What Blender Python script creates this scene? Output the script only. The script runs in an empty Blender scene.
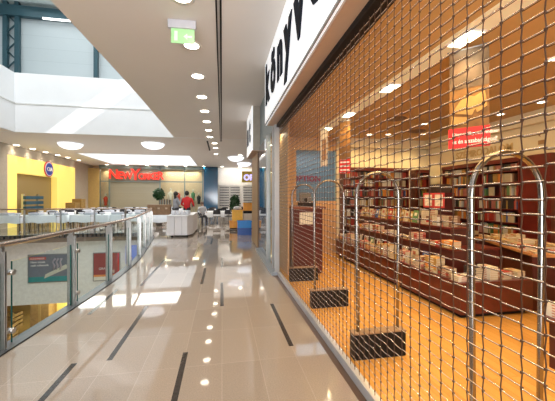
import bpy, bmesh, math, random
from mathutils import Vector, Matrix
random.seed(7)
R = math.radians
C = bpy.context.scene.collection
scn = bpy.context.scene

# ------------------------------------------------------------------ camera
F_PX = 300.0
cam_d = bpy.data.cameras.new('camera'); cam_d.sensor_width = 36; cam_d.lens = 36 * F_PX / 555
cam_d.shift_y = -3.0 / 555; cam_d.clip_start = 0.05; cam_d.clip_end = 200
cam = bpy.data.objects.new('camera', cam_d); C.objects.link(cam)
cam.location = (0, 0, 1.6); cam.rotation_euler = (R(90), 0, -math.atan(55.5 / F_PX))
scn.camera = cam
# ------------------------------------------------------------------ world, exposure
scn.view_settings.view_transform = 'Standard'; scn.view_settings.look = 'None'
scn.view_settings.gamma = 1; scn.view_settings.use_curve_mapping = False
scn.view_settings.exposure = 0.0
w = bpy.data.worlds.new('world'); scn.world = w; w.use_nodes = True
w.node_tree.nodes['Background'].inputs[0].default_value = (.8, .9, 1, 1)
w.node_tree.nodes['Background'].inputs[1].default_value = 1.0

def area(name, loc, size, power, col=(1, 1, 1), rot=(0, 0, 0), sy=None):
    l = bpy.data.lights.new(name, 'AREA'); l.energy = power; l.color = col; l.size = size
    if sy: l.shape = 'RECTANGLE'; l.size_y = sy
    o = bpy.data.objects.new(name, l); C.objects.link(o); o.location = loc; o.rotation_euler = rot
    return o
# sun through the shaped roof slot beside the atrium
sl = bpy.data.lights.new('sun', 'SUN'); sl.energy = 7; sl.angle = R(.5); sl.color = (1, .98, .94)
so = bpy.data.objects.new('sun', sl); C.objects.link(so)
so.rotation_euler = Vector((1, -.3, .85)).to_track_quat('Z', 'Y').to_euler()
# daylight of the glazed roof over the atrium
area('atrium_daylight', (-5.6, 7.5, 12.7), 6.6, 1400, (.93, .97, 1), sy=13)
area('upper_daylight', (-7, 17.5, 12.6), 9, 200, (.93, .97, 1), sy=4)
area('rear_fill', (-1.0, -3.7, 1.6), 4.0, 520, (.97, .98, 1), (R(112), 0, 0), sy=2.6)  # added fill behind the camera, tilted up to brighten the ceiling
area('skylight_daylight', (-5.5, 24.2, 7.9), 6.6, 500, (.95, .98, 1), sy=6)
# general mall lighting of the seating area
area('seating_light', (-6, 18.6, 4.3), 7, 300, (1, .95, .88), sy=2)
area('far_corridor_light', (1, 22, 4.3), 3, 70, (1, .96, .9), sy=8)
area('lower_level_light', (-6, 17.5, -3.05), 6, 260, (1, .85, .5), sy=3)
# warm bookshop lighting
area('bookshop_light', (3.6, 4.6, 3.2), 3.2, 105, (1, .64, .26), sy=6.5)
area('bookshop_entry_light', (2.0, 2.0, 3.2), 1.2, 75, (1, .64, .26), sy=4)

# ------------------------------------------------------------------ materials
MATS = {}
def mat(name, col, rough=.5, metal=0, noise=.06, nscale=8, emit=None, es=0, spec=.5, coat=0):
    if name in MATS: return MATS[name]
    m = bpy.data.materials.new(name); m.use_nodes = True; nt = m.node_tree
    b = nt.nodes['Principled BSDF']
    tc = nt.nodes.new('ShaderNodeTexCoord'); n = nt.nodes.new('ShaderNodeTexNoise')
    n.inputs['Scale'].default_value = nscale; n.inputs['Detail'].default_value = 4
    nt.links.new(tc.outputs['Object'], n.inputs['Vector'])
    r = nt.nodes.new('ShaderNodeValToRGB')
    r.color_ramp.elements[0].position = .3; r.color_ramp.elements[1].position = .7
    r.color_ramp.elements[0].color = tuple(c * (1 - noise) for c in col) + (1,)
    r.color_ramp.elements[1].color = tuple(min(1, c * (1 + noise)) for c in col) + (1,)
    nt.links.new(n.outputs['Fac'], r.inputs['Fac']); nt.links.new(r.outputs['Color'], b.inputs['Base Color'])
    b.inputs['Roughness'].default_value = rough; b.inputs['Metallic'].default_value = metal
    b.inputs['Specular IOR Level'].default_value = spec; b.inputs['Coat Weight'].default_value = coat
    if emit: b.inputs['Emission Color'].default_value = (*emit, 1); b.inputs['Emission Strength'].default_value = es
    MATS[name] = m; return m
def glass(name, tint, refl=1.45, amount=.0):
    m = bpy.data.materials.new(name); m.use_nodes = True; nt = m.node_tree; nt.nodes.clear()
    out = nt.nodes.new('ShaderNodeOutputMaterial'); t = nt.nodes.new('ShaderNodeBsdfTransparent')
    g = nt.nodes.new('ShaderNodeBsdfGlossy'); mx = nt.nodes.new('ShaderNodeMixShader'); fr = nt.nodes.new('ShaderNodeFresnel')
    t.inputs[0].default_value = (*tint, 1); g.inputs['Roughness'].default_value = .02; g.inputs[0].default_value = (.9, .95, .95, 1)
    fr.inputs[0].default_value = refl
    ge = nt.nodes.new('ShaderNodeNewGeometry'); sb_ = nt.nodes.new('ShaderNodeMath'); sb_.operation = 'SUBTRACT'; sb_.inputs[0].default_value = 1
    mu = nt.nodes.new('ShaderNodeMath'); mu.operation = 'MULTIPLY'; nt.links.new(ge.outputs['Backfacing'], sb_.inputs[1])
    nt.links.new(fr.outputs[0], mu.inputs[0]); nt.links.new(sb_.outputs[0], mu.inputs[1]); nt.links.new(mu.outputs[0], mx.inputs[0]); nt.links.new(t.outputs[0], mx.inputs[1]); nt.links.new(g.outputs[0], mx.inputs[2])
    nt.links.new(mx.outputs[0], out.inputs[0]); MATS[name] = m; return m
def brickmat(name, c1, c2, cm, bw, rh, mortar, rough, rotz=0, speck=0, spec=.5, plane='XY', offset=.5, coat=0):
    m = bpy.data.materials.new(name); m.use_nodes = True; nt = m.node_tree; b = nt.nodes['Principled BSDF']
    tc = nt.nodes.new('ShaderNodeTexCoord'); mp = nt.nodes.new('ShaderNodeMapping'); br = nt.nodes.new('ShaderNodeTexBrick')
    nt.links.new(tc.outputs['Object'], mp.inputs[0]); nt.links.new(mp.outputs[0], br.inputs['Vector'])
    if plane == 'XY': mp.inputs['Rotation'].default_value = (0, 0, rotz)
    elif plane == 'XZ': mp.inputs['Rotation'].default_value = (R(90), 0, 0)
    elif plane == 'YZ': mp.inputs['Rotation'].default_value = (R(90), 0, R(90))
    br.inputs['Scale'].default_value = 1; br.inputs['Brick Width'].default_value = bw; br.inputs['Row Height'].default_value = rh
    br.inputs['Mortar Size'].default_value = mortar; br.offset = offset; br.inputs['Mortar Smooth'].default_value = .1
    br.inputs['Color1'].default_value = (*c1, 1); br.inputs['Color2'].default_value = (*c2, 1); br.inputs['Mortar'].default_value = (*cm, 1)
    last = br.outputs['Color']
    if speck:
        n = nt.nodes.new('ShaderNodeTexNoise'); n.inputs['Scale'].default_value = 90; n.inputs['Detail'].default_value = 5; n.inputs['Roughness'].default_value = .8
        nt.links.new(tc.outputs['Object'], n.inputs['Vector'])
        r = nt.nodes.new('ShaderNodeValToRGB'); r.color_ramp.elements[0].position = .35; r.color_ramp.elements[1].position = .65
        r.color_ramp.elements[0].color = (1 - speck, 1 - speck, 1 - speck, 1); r.color_ramp.elements[1].color = (1 + speck * .6,) * 3 + (1,)
        mx = nt.nodes.new('ShaderNodeMix'); mx.data_type = 'RGBA'; mx.blend_type = 'MULTIPLY'; mx.inputs[0].default_value = 1
        nt.links.new(n.outputs['Fac'], r.inputs['Fac']); nt.links.new(last, mx.inputs[6]); nt.links.new(r.outputs['Color'], mx.inputs[7]); last = mx.outputs[2]
    nt.links.new(last, b.inputs['Base Color']); b.inputs['Roughness'].default_value = rough; b.inputs['Specular IOR Level'].default_value = spec
    b.inputs['Coat Weight'].default_value = coat; b.inputs['Coat Roughness'].default_value = .05
    MATS[name] = m; return m

ceilM = mat('ceiling_paint', (.80, .755, .715), .7, nscale=1, noise=.01)
whiteM = mat('white_paint', (.80, .81, .82), .6, nscale=2, noise=.015)
floorM = brickmat('granite_tiles', (.375, .315, .262), (.34, .285, .236), (.44, .38, .325), .735, .367, .003, .045, R(90), .20, .75, offset=0)
inlayM = mat('dark_stone', (.045, .04, .038), .12, noise=.2, nscale=30)
woodF = brickmat('shop_parquet', (.78, .42, .11), (.68, .35, .085), (.42, .2, .05), .9, .09, .0015, .22, R(90), .10, .5)
steelM = mat('brushed_steel', (.52, .51, .50), .28, 1, nscale=30)
handM = mat('handrail_steel', (.52, .43, .37), .25, 1, nscale=30)
chromeM = mat('polished_steel', (.33, .31, .29), .2, 1, noise=.02)
rodM = mat('grille_rod_steel', (.86, .86, .86), .24, 1, noise=.05)
linkShadeM = mat('bronzed_link_rod_shade', (.075, .034, .018), .45, .2, noise=.1)
aluM = mat('aluminium', (.36, .37, .38), .45, .7, noise=.03)
soffM = mat('brown_lacquer', (.50, .33, .22), .35, nscale=3)
blackM = mat('black_plastic', (.010, .009, .009), .5, spec=.2)
signM = mat('sign_white', (.86, .88, .93), .4, emit=(.93, .96, 1), es=.6)
navyM = mat('navy_letters', (.003, .008, .02), .6, spec=.1)
mahoM = mat('mahogany', (.105, .013, .008), .28, nscale=5, noise=.25)
maho2 = mat('dark_mahogany', (.07, .012, .009), .35, nscale=5, noise=.2)
creamM = mat('cream_wall', (.80, .68, .42), .6, nscale=2, noise=.02)
shopCeil = mat('ochre_ceiling', (.64, .40, .15), .65, nscale=1, noise=.02)
ochreM = mat('ochre_wall', (.62, .37, .17), .55, nscale=2, noise=.03)
glassM = glass('clear_glass', (.93, .97, .96), 1.18)
gedgeM = mat('glass_edge', (.01, .10, .09), .15)
lampM = mat('lamp_lens', (1, .95, .85), .4, emit=(1, .9, .72), es=14)
ringM = mat('lamp_ring', (.85, .82, .78), .4)
shopLamp = mat('shop_lamp', (1, .9, .7), .4, emit=(1, .88, .62), es=9)
domeM = mat('dome_diffuser', (.9, .93, 1), .4, emit=(.86, .91, 1), es=1.6)
greenM = mat('exit_green', (.42, .78, .38), .3, emit=(.45, .95, .4), es=.15)
clothM = mat('white_cloth', (.80, .82, .86), .8, nscale=3, noise=.03)
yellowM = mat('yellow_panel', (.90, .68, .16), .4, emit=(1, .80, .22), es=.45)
redM = mat('red_letters', (.75, .03, .02), .4, emit=(1, .06, .03), es=.5)
tealM = mat('teal_steel', (.025, .075, .095), .45)
panelM = brickmat('grey_cladding', (.52, .57, .58), (.50, .55, .56), (.42, .47, .48), 40, .75, .01, .6, plane='XZ')

# ------------------------------------------------------------------ mesh helpers
class MB:
    def __init__(s): s.bm = bmesh.new(); s.mi = 0; s.M = Matrix.Identity(4)
    def _n(s, vs):
        for v in vs: v.co = s.M @ v.co
        for f in set(f for v in vs for f in v.link_faces): f.material_index = s.mi
        return s
    def box(s, x0, x1, y0, y1, z0, z1, bev=0):
        vs = [s.bm.verts.new((x, y, z)) for x in (x0, x1) for y in (y0, y1) for z in (z0, z1)]
        fs = [s.bm.faces.new([vs[i] for i in q]) for q in ((0, 1, 3, 2), (4, 6, 7, 5), (0, 4, 5, 1), (2, 3, 7, 6), (0, 2, 6, 4), (1, 5, 7, 3))]
        if bev:
            for f in fs: f.material_index = s.mi
            for v in vs: v.co = s.M @ v.co
            es = list(set(e for f in fs for e in f.edges))
            r = bmesh.ops.bevel(s.bm, geom=es, offset=bev, segments=2, profile=.6, affect='EDGES')
            for f in r['faces']: f.material_index = s.mi
            return s
        return s._n(vs)
    def tube(s, pts, r, n=8, closed=False, cap=True):
        pts = [Vector(p) for p in pts]; rings = []; L = len(pts); rr = r if isinstance(r, (list, tuple)) else [r] * L
        up = Vector((0, 0, 1)); prev = None; allv = []
        for i, p in enumerate(pts):
            d = (pts[(i + 1) % L] - pts[i - 1]) if closed else (pts[min(i + 1, L - 1)] - pts[max(i - 1, 0)])
            d.normalize()
            if prev is None:
                a = up if abs(d.dot(up)) < .95 else Vector((1, 0, 0)); a = (a - d * a.dot(d)).normalized()
            else:
                a = (prev - d * prev.dot(d)).normalized()
            prev = a; b = d.cross(a)
            ring = [s.bm.verts.new(p + (a * math.cos(2 * math.pi * k / n + math.pi / n) + b * math.sin(2 * math.pi * k / n + math.pi / n)) * rr[i]) for k in range(n)]
            rings.append(ring); allv += ring
        m = L if closed else L - 1
        for i in range(m):
            A, B = rings[i], rings[(i + 1) % L]
            for k in range(n):
                f = s.bm.faces.new((A[k], A[(k + 1) % n], B[(k + 1) % n], B[k])); f.smooth = n > 5
        if cap and not closed:
            s.bm.faces.new(rings[0][::-1]); s.bm.faces.new(rings[-1])
        return s._n(allv)
    def lathe(s, prof, c=(0, 0, 0), n=20):
        rings = []; allv = []
        for (r, z) in prof:
            ring = [s.bm.verts.new((c[0] + max(r, 1e-4) * math.cos(2 * math.pi * k / n), c[1] + max(r, 1e-4) * math.sin(2 * math.pi * k / n), c[2] + z)) for k in range(n)]
            rings.append(ring); allv += ring
        for A, B in zip(rings, rings[1:]):
            for k in range(n):
                f = s.bm.faces.new((A[k], A[(k + 1) % n], B[(k + 1) % n], B[k])); f.smooth = True
        s.bm.faces.new(rings[0][::-1]); s.bm.faces.new(rings[-1])
        return s._n(allv)
    def prism(s, poly, z0, z1, axis='Z'):
        def P(a, b, h): return {'Z': (a, b, h), 'X': (h, a, b), 'Y': (a, h, b)}[axis]
        A = [s.bm.verts.new(P(a, b, z0)) for a, b in poly]; B = [s.bm.verts.new(P(a, b, z1)) for a, b in poly]
        s.bm.faces.new(A[::-1]); s.bm.faces.new(B); n = len(poly)
        for i in range(n): s.bm.faces.new((A[i], A[(i + 1) % n], B[(i + 1) % n], B[i]))
        return s._n(A + B)
    def ball(s, c, r, sub=2, sc=(1, 1, 1)):
        q = bmesh.ops.create_icosphere(s.bm, subdivisions=sub, radius=r)
        for v in q['verts']: v.co = Vector((v.co.x * sc[0] + c[0], v.co.y * sc[1] + c[1], v.co.z * sc[2] + c[2]))
        for f in set(f for v in q['verts'] for f in v.link_faces): f.smooth = True
        return s._n(q['verts'])
    def mesh(s, name, mats):
        bmesh.ops.recalc_face_normals(s.bm, faces=s.bm.faces)
        me = bpy.data.meshes.new(name); s.bm.to_mesh(me); s.bm.free()
        for m in (mats if isinstance(mats, (list, tuple)) else [mats]): me.materials.append(m)
        return me
    def build(s, name, mats, parent=None, label=None):
        o = bpy.data.objects.new(name, s.mesh(name, mats)); C.objects.link(o)
        if parent: o.parent = parent
        if label: o['label'] = label
        return o
def tag(o, label, cat, group=None, kind=None):
    o['label'] = label; o['category'] = cat
    if group: o['group'] = group
    if kind: o['kind'] = kind
    return o
def empty(name, label, cat, loc=(0, 0, 0), rz=0, group=None):
    o = bpy.data.objects.new(name, None); C.objects.link(o); o.location = loc; o.rotation_euler = (0, 0, rz)
    return tag(o, label, cat, group)
def kids(o): return KIDS(o)
def KIDS(o): return [c for c in bpy.data.objects if c.parent == o]
def dup(o, loc=None, rz=None, label=None, group=None, parent=None, _k=None):
    c = o.copy(); C.objects.link(c)
    if parent: c.parent = parent
    if loc is not None: c.location = loc
    if rz is not None: c.rotation_euler = (0, 0, rz)
    if label: c['label'] = label
    if group: c['group'] = group
    for ch in KIDS(o): dup(ch, parent=c)
    return c
def struct(name, mb, m):
    o = mb.build(name, m); o['kind'] = 'structure'; return o
def text_mesh(txt, size, depth=.01, bold=0, sx=1, align='LEFT', shear=0):
    cu = bpy.data.curves.new('lettering', 'FONT'); cu.body = txt; cu.size = size; cu.extrude = depth; cu.offset = bold; cu.align_x = align; cu.shear = shear
    cu.resolution_u = 3
    o = bpy.data.objects.new('lettering', cu); C.objects.link(o)
    dg = bpy.context.evaluated_depsgraph_get(); dg.update()
    me = bpy.data.meshes.new_from_object(o.evaluated_get(dg)); bpy.data.objects.remove(o)
    for v in me.vertices: v.co.x *= sx
    return me
def text(name, txt, m, loc, rot, size, parent=None, depth=.01, bold=0, sx=1, align='LEFT', shear=0):
    me = text_mesh(txt, size, depth, bold, sx, align, shear); me.materials.clear(); me.materials.append(m)
    o = bpy.data.objects.new(name, me); C.objects.link(o); o.location = loc; o.rotation_euler = rot
    if parent: o.parent = parent
    return o
def smooth_curve(pts, n=6):
    out = []
    P = [Vector((*p, 0)) for p in pts]; P = [P[0]] + P + [P[-1]]
    for i in range(1, len(P) - 2):
        for k in range(n):
            t = k / n; a, b, c, d = P[i - 1], P[i], P[i + 1], P[i + 2]
            q = .5 * ((2 * b) + (-a + c) * t + (2 * a - 5 * b + 4 * c - d) * t * t + (-a + 3 * b - 3 * c + d) * t ** 3)
            out.append((q.x, q.y))
    out.append(pts[-1]); return out

# ------------------------------------------------------------------ structure: floors
edge = smooth_curve([(-3.3, -4), (-2.85, -1), (-2.5, 1.2), (-2.25, 3.0), (-2.10, 4.9), (-2.03, 6.6), (-2.10, 8.3), (-2.27, 9.7), (-2.5, 11.4), (-2.72, 12.9), (-3.05, 13.9), (-3.7, 14.5), (-5.2, 14.72), (-7.2, 14.6), (-9.8, 14.3)], 5)
poly = edge + [(-9.8, -4), (-14, -4), (-14, 31), (6.5, 31), (6.5, 11.05), (1.13, 11.05), (1.13, -4)]
struct('floor', MB().prism(poly, -.35, 0), floorM)
m = MB()
for (x, y0, y1, wd) in [(.735, 3.15, 4.45, .07), (-1.40, 2.55, 3.2, .07), (-.37, 2.3, 3.22, .07), (-.37, 5.7, 7.0, .07), (-.0, 4.5, 5.72, .07), (.0, 7.0, 8.1, .07), (-1.45, 5.8, 8.2, .07), (-.735, 8.4, 10.0, .07), (-1.79, 4.5, 5.6, .07), (-1.09, 3.2, 4.7, .07), (-.37, 10.5, 12, .07), (.37, 12, 14, .07), (-1.1, 10, 11.6, .07), (.37, 1.2, 2.0, .07), (-.73, 13, 15, .07), (0, 16, 18, .07)]:
    m.box(x - wd * .36, x + wd * .36, y0, y1, -.001, .0012)
struct('trim_1', m, inlayM)
struct('floor_shop', MB().box(1.13, 6.3, -4, 8.4, -.35, 0), woodF)
struct('floor_lower_level', MB().box(-14, 2, -4, 31, -5.3, -5.0), mat('lower_floor', (.52, .36, .14), .25, nscale=2))
# ceilings
CE = [(-3.4, -4), (-2.75, 1), (-2.48, 3.5), (-2.36, 5.5), (-2.26, 8.5), (-2.22, 11.5), (-2.20, 14.6)]
struct('ceiling', MB().prism(smooth_curve(CE, 4) + [(1.16, 14.6), (1.16, -4)], 4.4, 4.7), ceilM)
m = MB(); m.box(-14, -2.12, 14.6, 20.9, 4.4, 4.7); m.box(-2.12, 6.5, 14.6, 31, 4.4, 4.7); m.box(-14, -2.12, 27.3, 31, 4.4, 4.7)
m.box(-14, -9.0, 20.9, 27.3, 4.4, 4.7); m.box(1.16, 6.5, 11.05, 14.6, 4.4, 4.7); m.box(-14, -8.67, -4, 14.6, 4.4, 4.7)
struct('ceiling_far', m, ceilM)
# atrium parapet bands (lower band slightly proud of the upper one)
m = MB()
m.box(-14, 6.5, 14.66, 20.5, 4.7, 6.95); m.box(-14, 6.5, 14.58, 14.64, 4.39, 5.6)
m.box(-14, -8.73, -4, 14.66, 4.7, 6.95); m.box(-8.71, -8.65, -4, 14.6, 4.39, 5.6)
struct('wall_atrium_parapet', m, whiteM)
m = MB(); m.prism(smooth_curve(CE, 4) + [(-1.6, 14.6), (-1.6, -4)], 4.7, 7.6)
struct('wall_atrium_right', m, whiteM)
struct('trim_2', MB().box(-14, 6.5, 14.56, 14.7, 5.58, 5.63).box(-8.75, -8.63, -4, 14.6, 5.58, 5.63), mat('ledge_grey', (.62, .62, .60), .5))
m = MB(); m.box(-14, -14.0 + .2, -4, 31, -5, 13); m.box(-14, 6.5, -4.3, -4.0, -5, 13)
struct('wall_left', m, whiteM)
# roof with an unseen slot beside the atrium, shaped to throw the sun patches
m = MB(); m.box(-14, 2.6, -4.3, 20.4, 13, 13.2); m.box(3.9, 9, -4.3, 20.4, 13, 13.2); m.box(2.6, 3.9, -4.3, 7.2, 13, 13.2); m.box(2.6, 3.9, 12.6, 20.4, 13, 13.2)
m.box(8.8, 9, -4.3, 20.4, 4.7, 13); m.box(6.5, 9, 20.2, 20.4, 4.7, 13)
struct('ceiling_atrium_roof', m, mat('roof_paint', (.66, .74, .72), .6))
struct('wall_upper', MB().box(-14, 9, 20.2, 20.35, 6.95, 13), panelM)
# skylight well over the seating area
m = MB(); m.box(-9.1, -8.98, 20.9, 27.3, 4.39, 8); m.box(-2.14, -2.02, 20.9, 27.3, 4.39, 8); m.box(-9, -2.1, 20.8, 20.92, 4.39, 8); m.box(-9, -2.1, 27.28, 27.4, 4.39, 8); m.box(-9.1, -2, 20.8, 27.4, 8, 8.1)
struct('ceiling_skylight_well', m, whiteM)
# steelwork in the upper gallery
m = MB()
for x in (-12.35, -11.75, -7.55, -3.4): m.box(x - .11, x + .11, 19.9, 20.12, 6.95, 13)
m.box(-13.8, 4, 19.8, 20.1, 12.15, 12.75)
for k in range(5):
    z = 7 + k * 1.05
    m.tube([(-12.3, 20, z), (-11.8, 20, z + .55), (-12.3, 20, z + 1.05)], .05, 6)
tag(m.build('steel_frame', tealM), 'dark teal steel columns, lattice and beam in front of the grey upper wall', 'steel frame')
m = MB(); m.box(-10.3, -8.2, 19.70, 19.78, 12.03, 12.12)
tag(m.build('tube_light', mat('tube_white', (1, 1, 1), .4, emit=(1, 1, 1), es=2.5)), 'slim white tube light under the teal beam', 'light')

# ------------------------------------------------------------------ lower level under the far edge
m = MB(); m.box(-13.8, -2.2, 14.9, 15.1, -2.9, -.35); m.box(-13.8, -2.2, 14.9, 16.0, -3.1, -2.9)
struct('wall_lower_parapet', m, mat('parapet_offwhite', (.88, .87, .84), .6))
struct('wall_lower_left', MB().box(-13.95, -13.8, -4, 21, -5, -.35), whiteM)
struct('wall_lower_back', MB().box(-14, 2, 21, 21.2, -5, -3.0), mat('lower_wall_yellow', (.72, .50, .16), .5))
def poster_wall(name, x0, x1, z0, z1, y, base, label, fn):
    p = empty(name, label, 'poster', ((x0 + x1) / 2, y, z0))
    wd = (x1 - x0) / 2; h = z1 - z0
    MB().box(-wd, wd, -.03, 0, 0, h, .006).build('frame', aluM, p)
    MB().box(-wd + .04, wd - .04, -.036, -.03, .04, h - .04).build('panel', base, p)
    fn(p, wd, h); return p
def ad1(p, wd, h):
    MB().box(-wd + .04, wd - .04, -.040, -.036, .04, .26).build('teal_band', mat('teal_print', (.05, .30, .31), .4), p)
    MB().box(-wd + .06, -wd + .72, -.040, -.036, h - .24, h - .12).build('red_tag', mat('red_print', (.65, .12, .09), .4), p)
    text('lettering', 'ALEXANDER', mat('print_white', (.9, .9, .9), .5), (-wd + .1, -.042, h - .22), (R(90), 0, 0), .1, p, .001)
    text('lettering', 'Nem irtunk', MATS['print_white'], (-wd + .12, -.042, h - .38), (R(90), 0, 0), .12, p, .001, .002)
    text('lettering', 'csak rohanunk', MATS['print_white'], (-wd + .12, -.042, h - .52), (R(90), 0, 0), .12, p, .001, .002)
    m = MB(); m.prism([(-.25, .18), (-.2, .36), (.62, .78), (.72, .62)], -.046, -.040, 'Y'); m.build('picture', mat('ivory_print', (.66, .65, .55), .5), p)
    m = MB()
    for k in range(3): m.tube([(.1 + .14 * k, -.042, .55), (.16 + .13 * k, -.042, .72), (.08 + .15 * k, -.042, .9), (.2 + .12 * k, -.042, 1.05)], [.02, .05, .03, .05], 6)
    m.build('smoke_print', mat('mauve_print', (.42, .38, .44), .6), p)
def ad2(p, wd, h):
    MB().box(-wd + .04, wd - .04, -.040, -.036, .2, .29).build('orange_band', mat('orange_print', (.80, .30, .08), .4), p)
    MB().box(-wd + .04, wd - .04, -.040, -.036, .04, .2).build('cream_band', mat('cream_print', (.85, .8, .7), .4), p)
    MB().box(wd - .11, wd - .04, -.040, -.036, .29, h - .04).build('red_band', mat('bright_red_print', (.65, .03, .03), .4), p)
    text('lettering', 'GRATIS 2', MATS['print_white'], (-wd + .25, -.042, .52), (R(90), 0, 0), .14, p, .001)
poster_wall('advertising_poster', -8.35, -6.55, -2.15, -.9, 14.9, mat('grey_print', (.20, .22, .27), .4), 'wide grey and teal advertising poster on the white wall below the far railing', ad1)
poster_wall('advertising_poster', -5.75, -4.6, -2.2, -.9, 14.9, mat('maroon_print', (.33, .06, .06), .4), 'maroon advertising poster with orange stripe on the white wall below the far railing', ad2)
tag(MB().box(-4.35, -3.75, 14.79, 14.895, -1.45, -.6, .02).build('notice_board', mat('blue_print', (.08, .16, .6), .4, emit=(.2, .35, 1), es=.25)), 'square blue lit panel right of the maroon poster', 'sign')
m = MB(); m.box(-9.1, -8.3, 16.4, 17.2, -5, -2.9, .02); m.mi = 1; m.box(-8.75, -8.65, 16.39, 16.4, -5, -2.9); 
tag(m.build('cardboard_box', [mat('cardboard', (.50, .34, .16), .7, noise=.12), mat('packing_tape', (.6, .45, .22), .4)]), 'tall tan cardboard box standing on the lower level floor', 'box')
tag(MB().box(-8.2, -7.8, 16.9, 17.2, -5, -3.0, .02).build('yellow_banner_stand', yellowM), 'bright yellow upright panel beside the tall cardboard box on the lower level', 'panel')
for k, (x, y, rz) in enumerate([(-9.9, 15.7, .1), (-10.6, 17.2, -.1)]):
    p = empty('wooden_crate', ['slatted wooden crate nearer the wall edge on the lower level', 'slatted wooden crate behind the other one on the lower level'][k], 'crate', (x, y, -5), rz, 'wooden crates on the lower level')
    m = MB()
    for z in (.05, .25, .45, .65):
        m.box(-.5, .5, -.4, -.37, z, z + .13); m.box(-.5, .5, .37, .4, z, z + .13); m.box(-.5, -.47, -.4, .4, z, z + .13); m.box(.47, .5, -.4, .4, z, z + .13)
    m.box(-.5, .5, -.4, .4, 0, .04); m.build('slats', mat('crate_wood', (.5, .34, .15), .6, noise=.2), p)
    m = MB()
    for j in range(8): m.ball((random.uniform(-.35, .35), random.uniform(-.25, .25), .62), .14, 2)
    g = m.build('contents', mat('straw_goods', (.45, .30, .10), .6, noise=.3), p); g['kind'] = 'stuff'

# ------------------------------------------------------------------ railing
railroot = empty('glass_railing', 'curved glass and steel railing with round handrail along the atrium edge', 'railing')
cum = [0]
for a, b in zip(edge, edge[1:]): cum.append(cum[-1] + math.dist(a, b))
def at_s(s, off=0):
    s = max(0, min(cum[-1] - 1e-4, s)); i = max(j for j in range(len(cum)) if cum[j] <= s); i = min(i, len(edge) - 2)
    t = (s - cum[i]) / (cum[i + 1] - cum[i]); a, b = edge[i], edge[i + 1]
    d = Vector((b[0] - a[0], b[1] - a[1])).normalized(); nrm = Vector((-d.y, d.x))   # to the void side
    return Vector((a[0] + (b[0] - a[0]) * t, a[1] + (b[1] - a[1]) * t)) + nrm * off, d, nrm
def s_of(y): return min((abs(p[1] - y) + (0 if p[0] > -3.2 else 99), c) for p, c in zip(edge, cum))[1]
N = 140
MB().tube([(*at_s(cum[-1] * k / N, .10)[0], 1.10) for k in range(N + 1)], .028, 10).build('handrail', handM, railroot)
m = MB()
for k in range(N):
    a, _, n0 = at_s(cum[-1] * k / N); b, _, n1 = at_s(cum[-1] * (k + 1) / N)
    A0, A1, B0, B1 = a + n0 * .002, a + n0 * .16, b + n1 * .002, b + n1 * .16
    vs = [m.bm.verts.new((p.x, p.y, z)) for p in (A0, A1, B1, B0) for z in (-.14, .006)]
    for q in ((1, 3, 5, 7), (0, 6, 4, 2), (0, 2, 3, 1), (4, 6, 7, 5)): m.bm.faces.new([vs[i] for i in q])
m.build('base_channel', mat('channel_steel', (.20, .21, .23), .35, .7), railroot)
m = MB(); P_ = [at_s(cum[-1] * k / N) for k in range(N + 1)]
for (a, _, n0), (b, _, n1) in zip(P_, P_[1:]):
    vs = [m.bm.verts.new((p.x, p.y, .0035)) for p in (a - n0 * .022, b - n1 * .022, b + n1 * .003, a + n0 * .003)]; m.bm.faces.new(vs)
bmesh.ops.remove_doubles(m.bm, verts=m.bm.verts, dist=1e-5); m.build('edge_seal', blackM, railroot)
s0 = min((abs(at_s(q * .02)[0].y - 3.62), q * .02) for q in range(700))[1]; step = 1.32; ss = [s0 + step * k for k in range(-3, 14) if 0 < s0 + step * k < cum[-1] - .1]
for s in ss:
    p, d, n = at_s(s, .10); rot = Matrix.Translation((p.x, p.y, 0)) @ Matrix.Rotation(math.atan2(d.y, d.x), 4, 'Z')
    m = MB(); m.M = rot; m.box(-.016, -.006, -.055, .055, -.1, 1.03, .001); m.box(.006, .016, -.055, .055, -.1, 1.03, .001)
    m.box(-.02, .02, -.03, .03, 1.0, 1.085); m.build('post', steelM, railroot)
    for sg in (1.25,):
        for z in (.78, .14):
            m = MB(); m.M = rot
            m.tube([(0, -.0, z), (sg * .13, -.0, z)], .016, 8); m.tube([(sg * .115, -.035, z), (sg * .115, .035, z)], .030, 12)
            m.build('glass_clamp', steelM, railroot)
for a, b in zip(ss, ss[1:]):
    m = MB(); a2, b2 = a + .155, b - .03; K = 5
    for k in range(K):
        P0, _, n0 = at_s(a2 + (b2 - a2) * k / K, .10); P1, _, n1 = at_s(a2 + (b2 - a2) * (k + 1) / K, .10)
        vs = [m.bm.verts.new((q.x, q.y, z)) for q in (P0 - n0 * .009, P1 - n1 * .009, P1 + n1 * .009, P0 + n0 * .009) for z in (-.05, .90)]
        for fi, q in enumerate(((0, 2, 3, 1), (4, 6, 7, 5), (1, 3, 5, 7), (0, 6, 4, 2))):
            f = m.bm.faces.new([vs[i] for i in q]); f.material_index = 1 if fi == 3 else 0
        if k == 0: m.bm.faces.new([vs[i] for i in (0, 1, 7, 6)]).material_index = 1
        if k == K - 1: m.bm.faces.new([vs[i] for i in (2, 4, 5, 3)]).material_index = 1
    m.build('glass_panel', [glassM, gedgeM], railroot)

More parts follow.
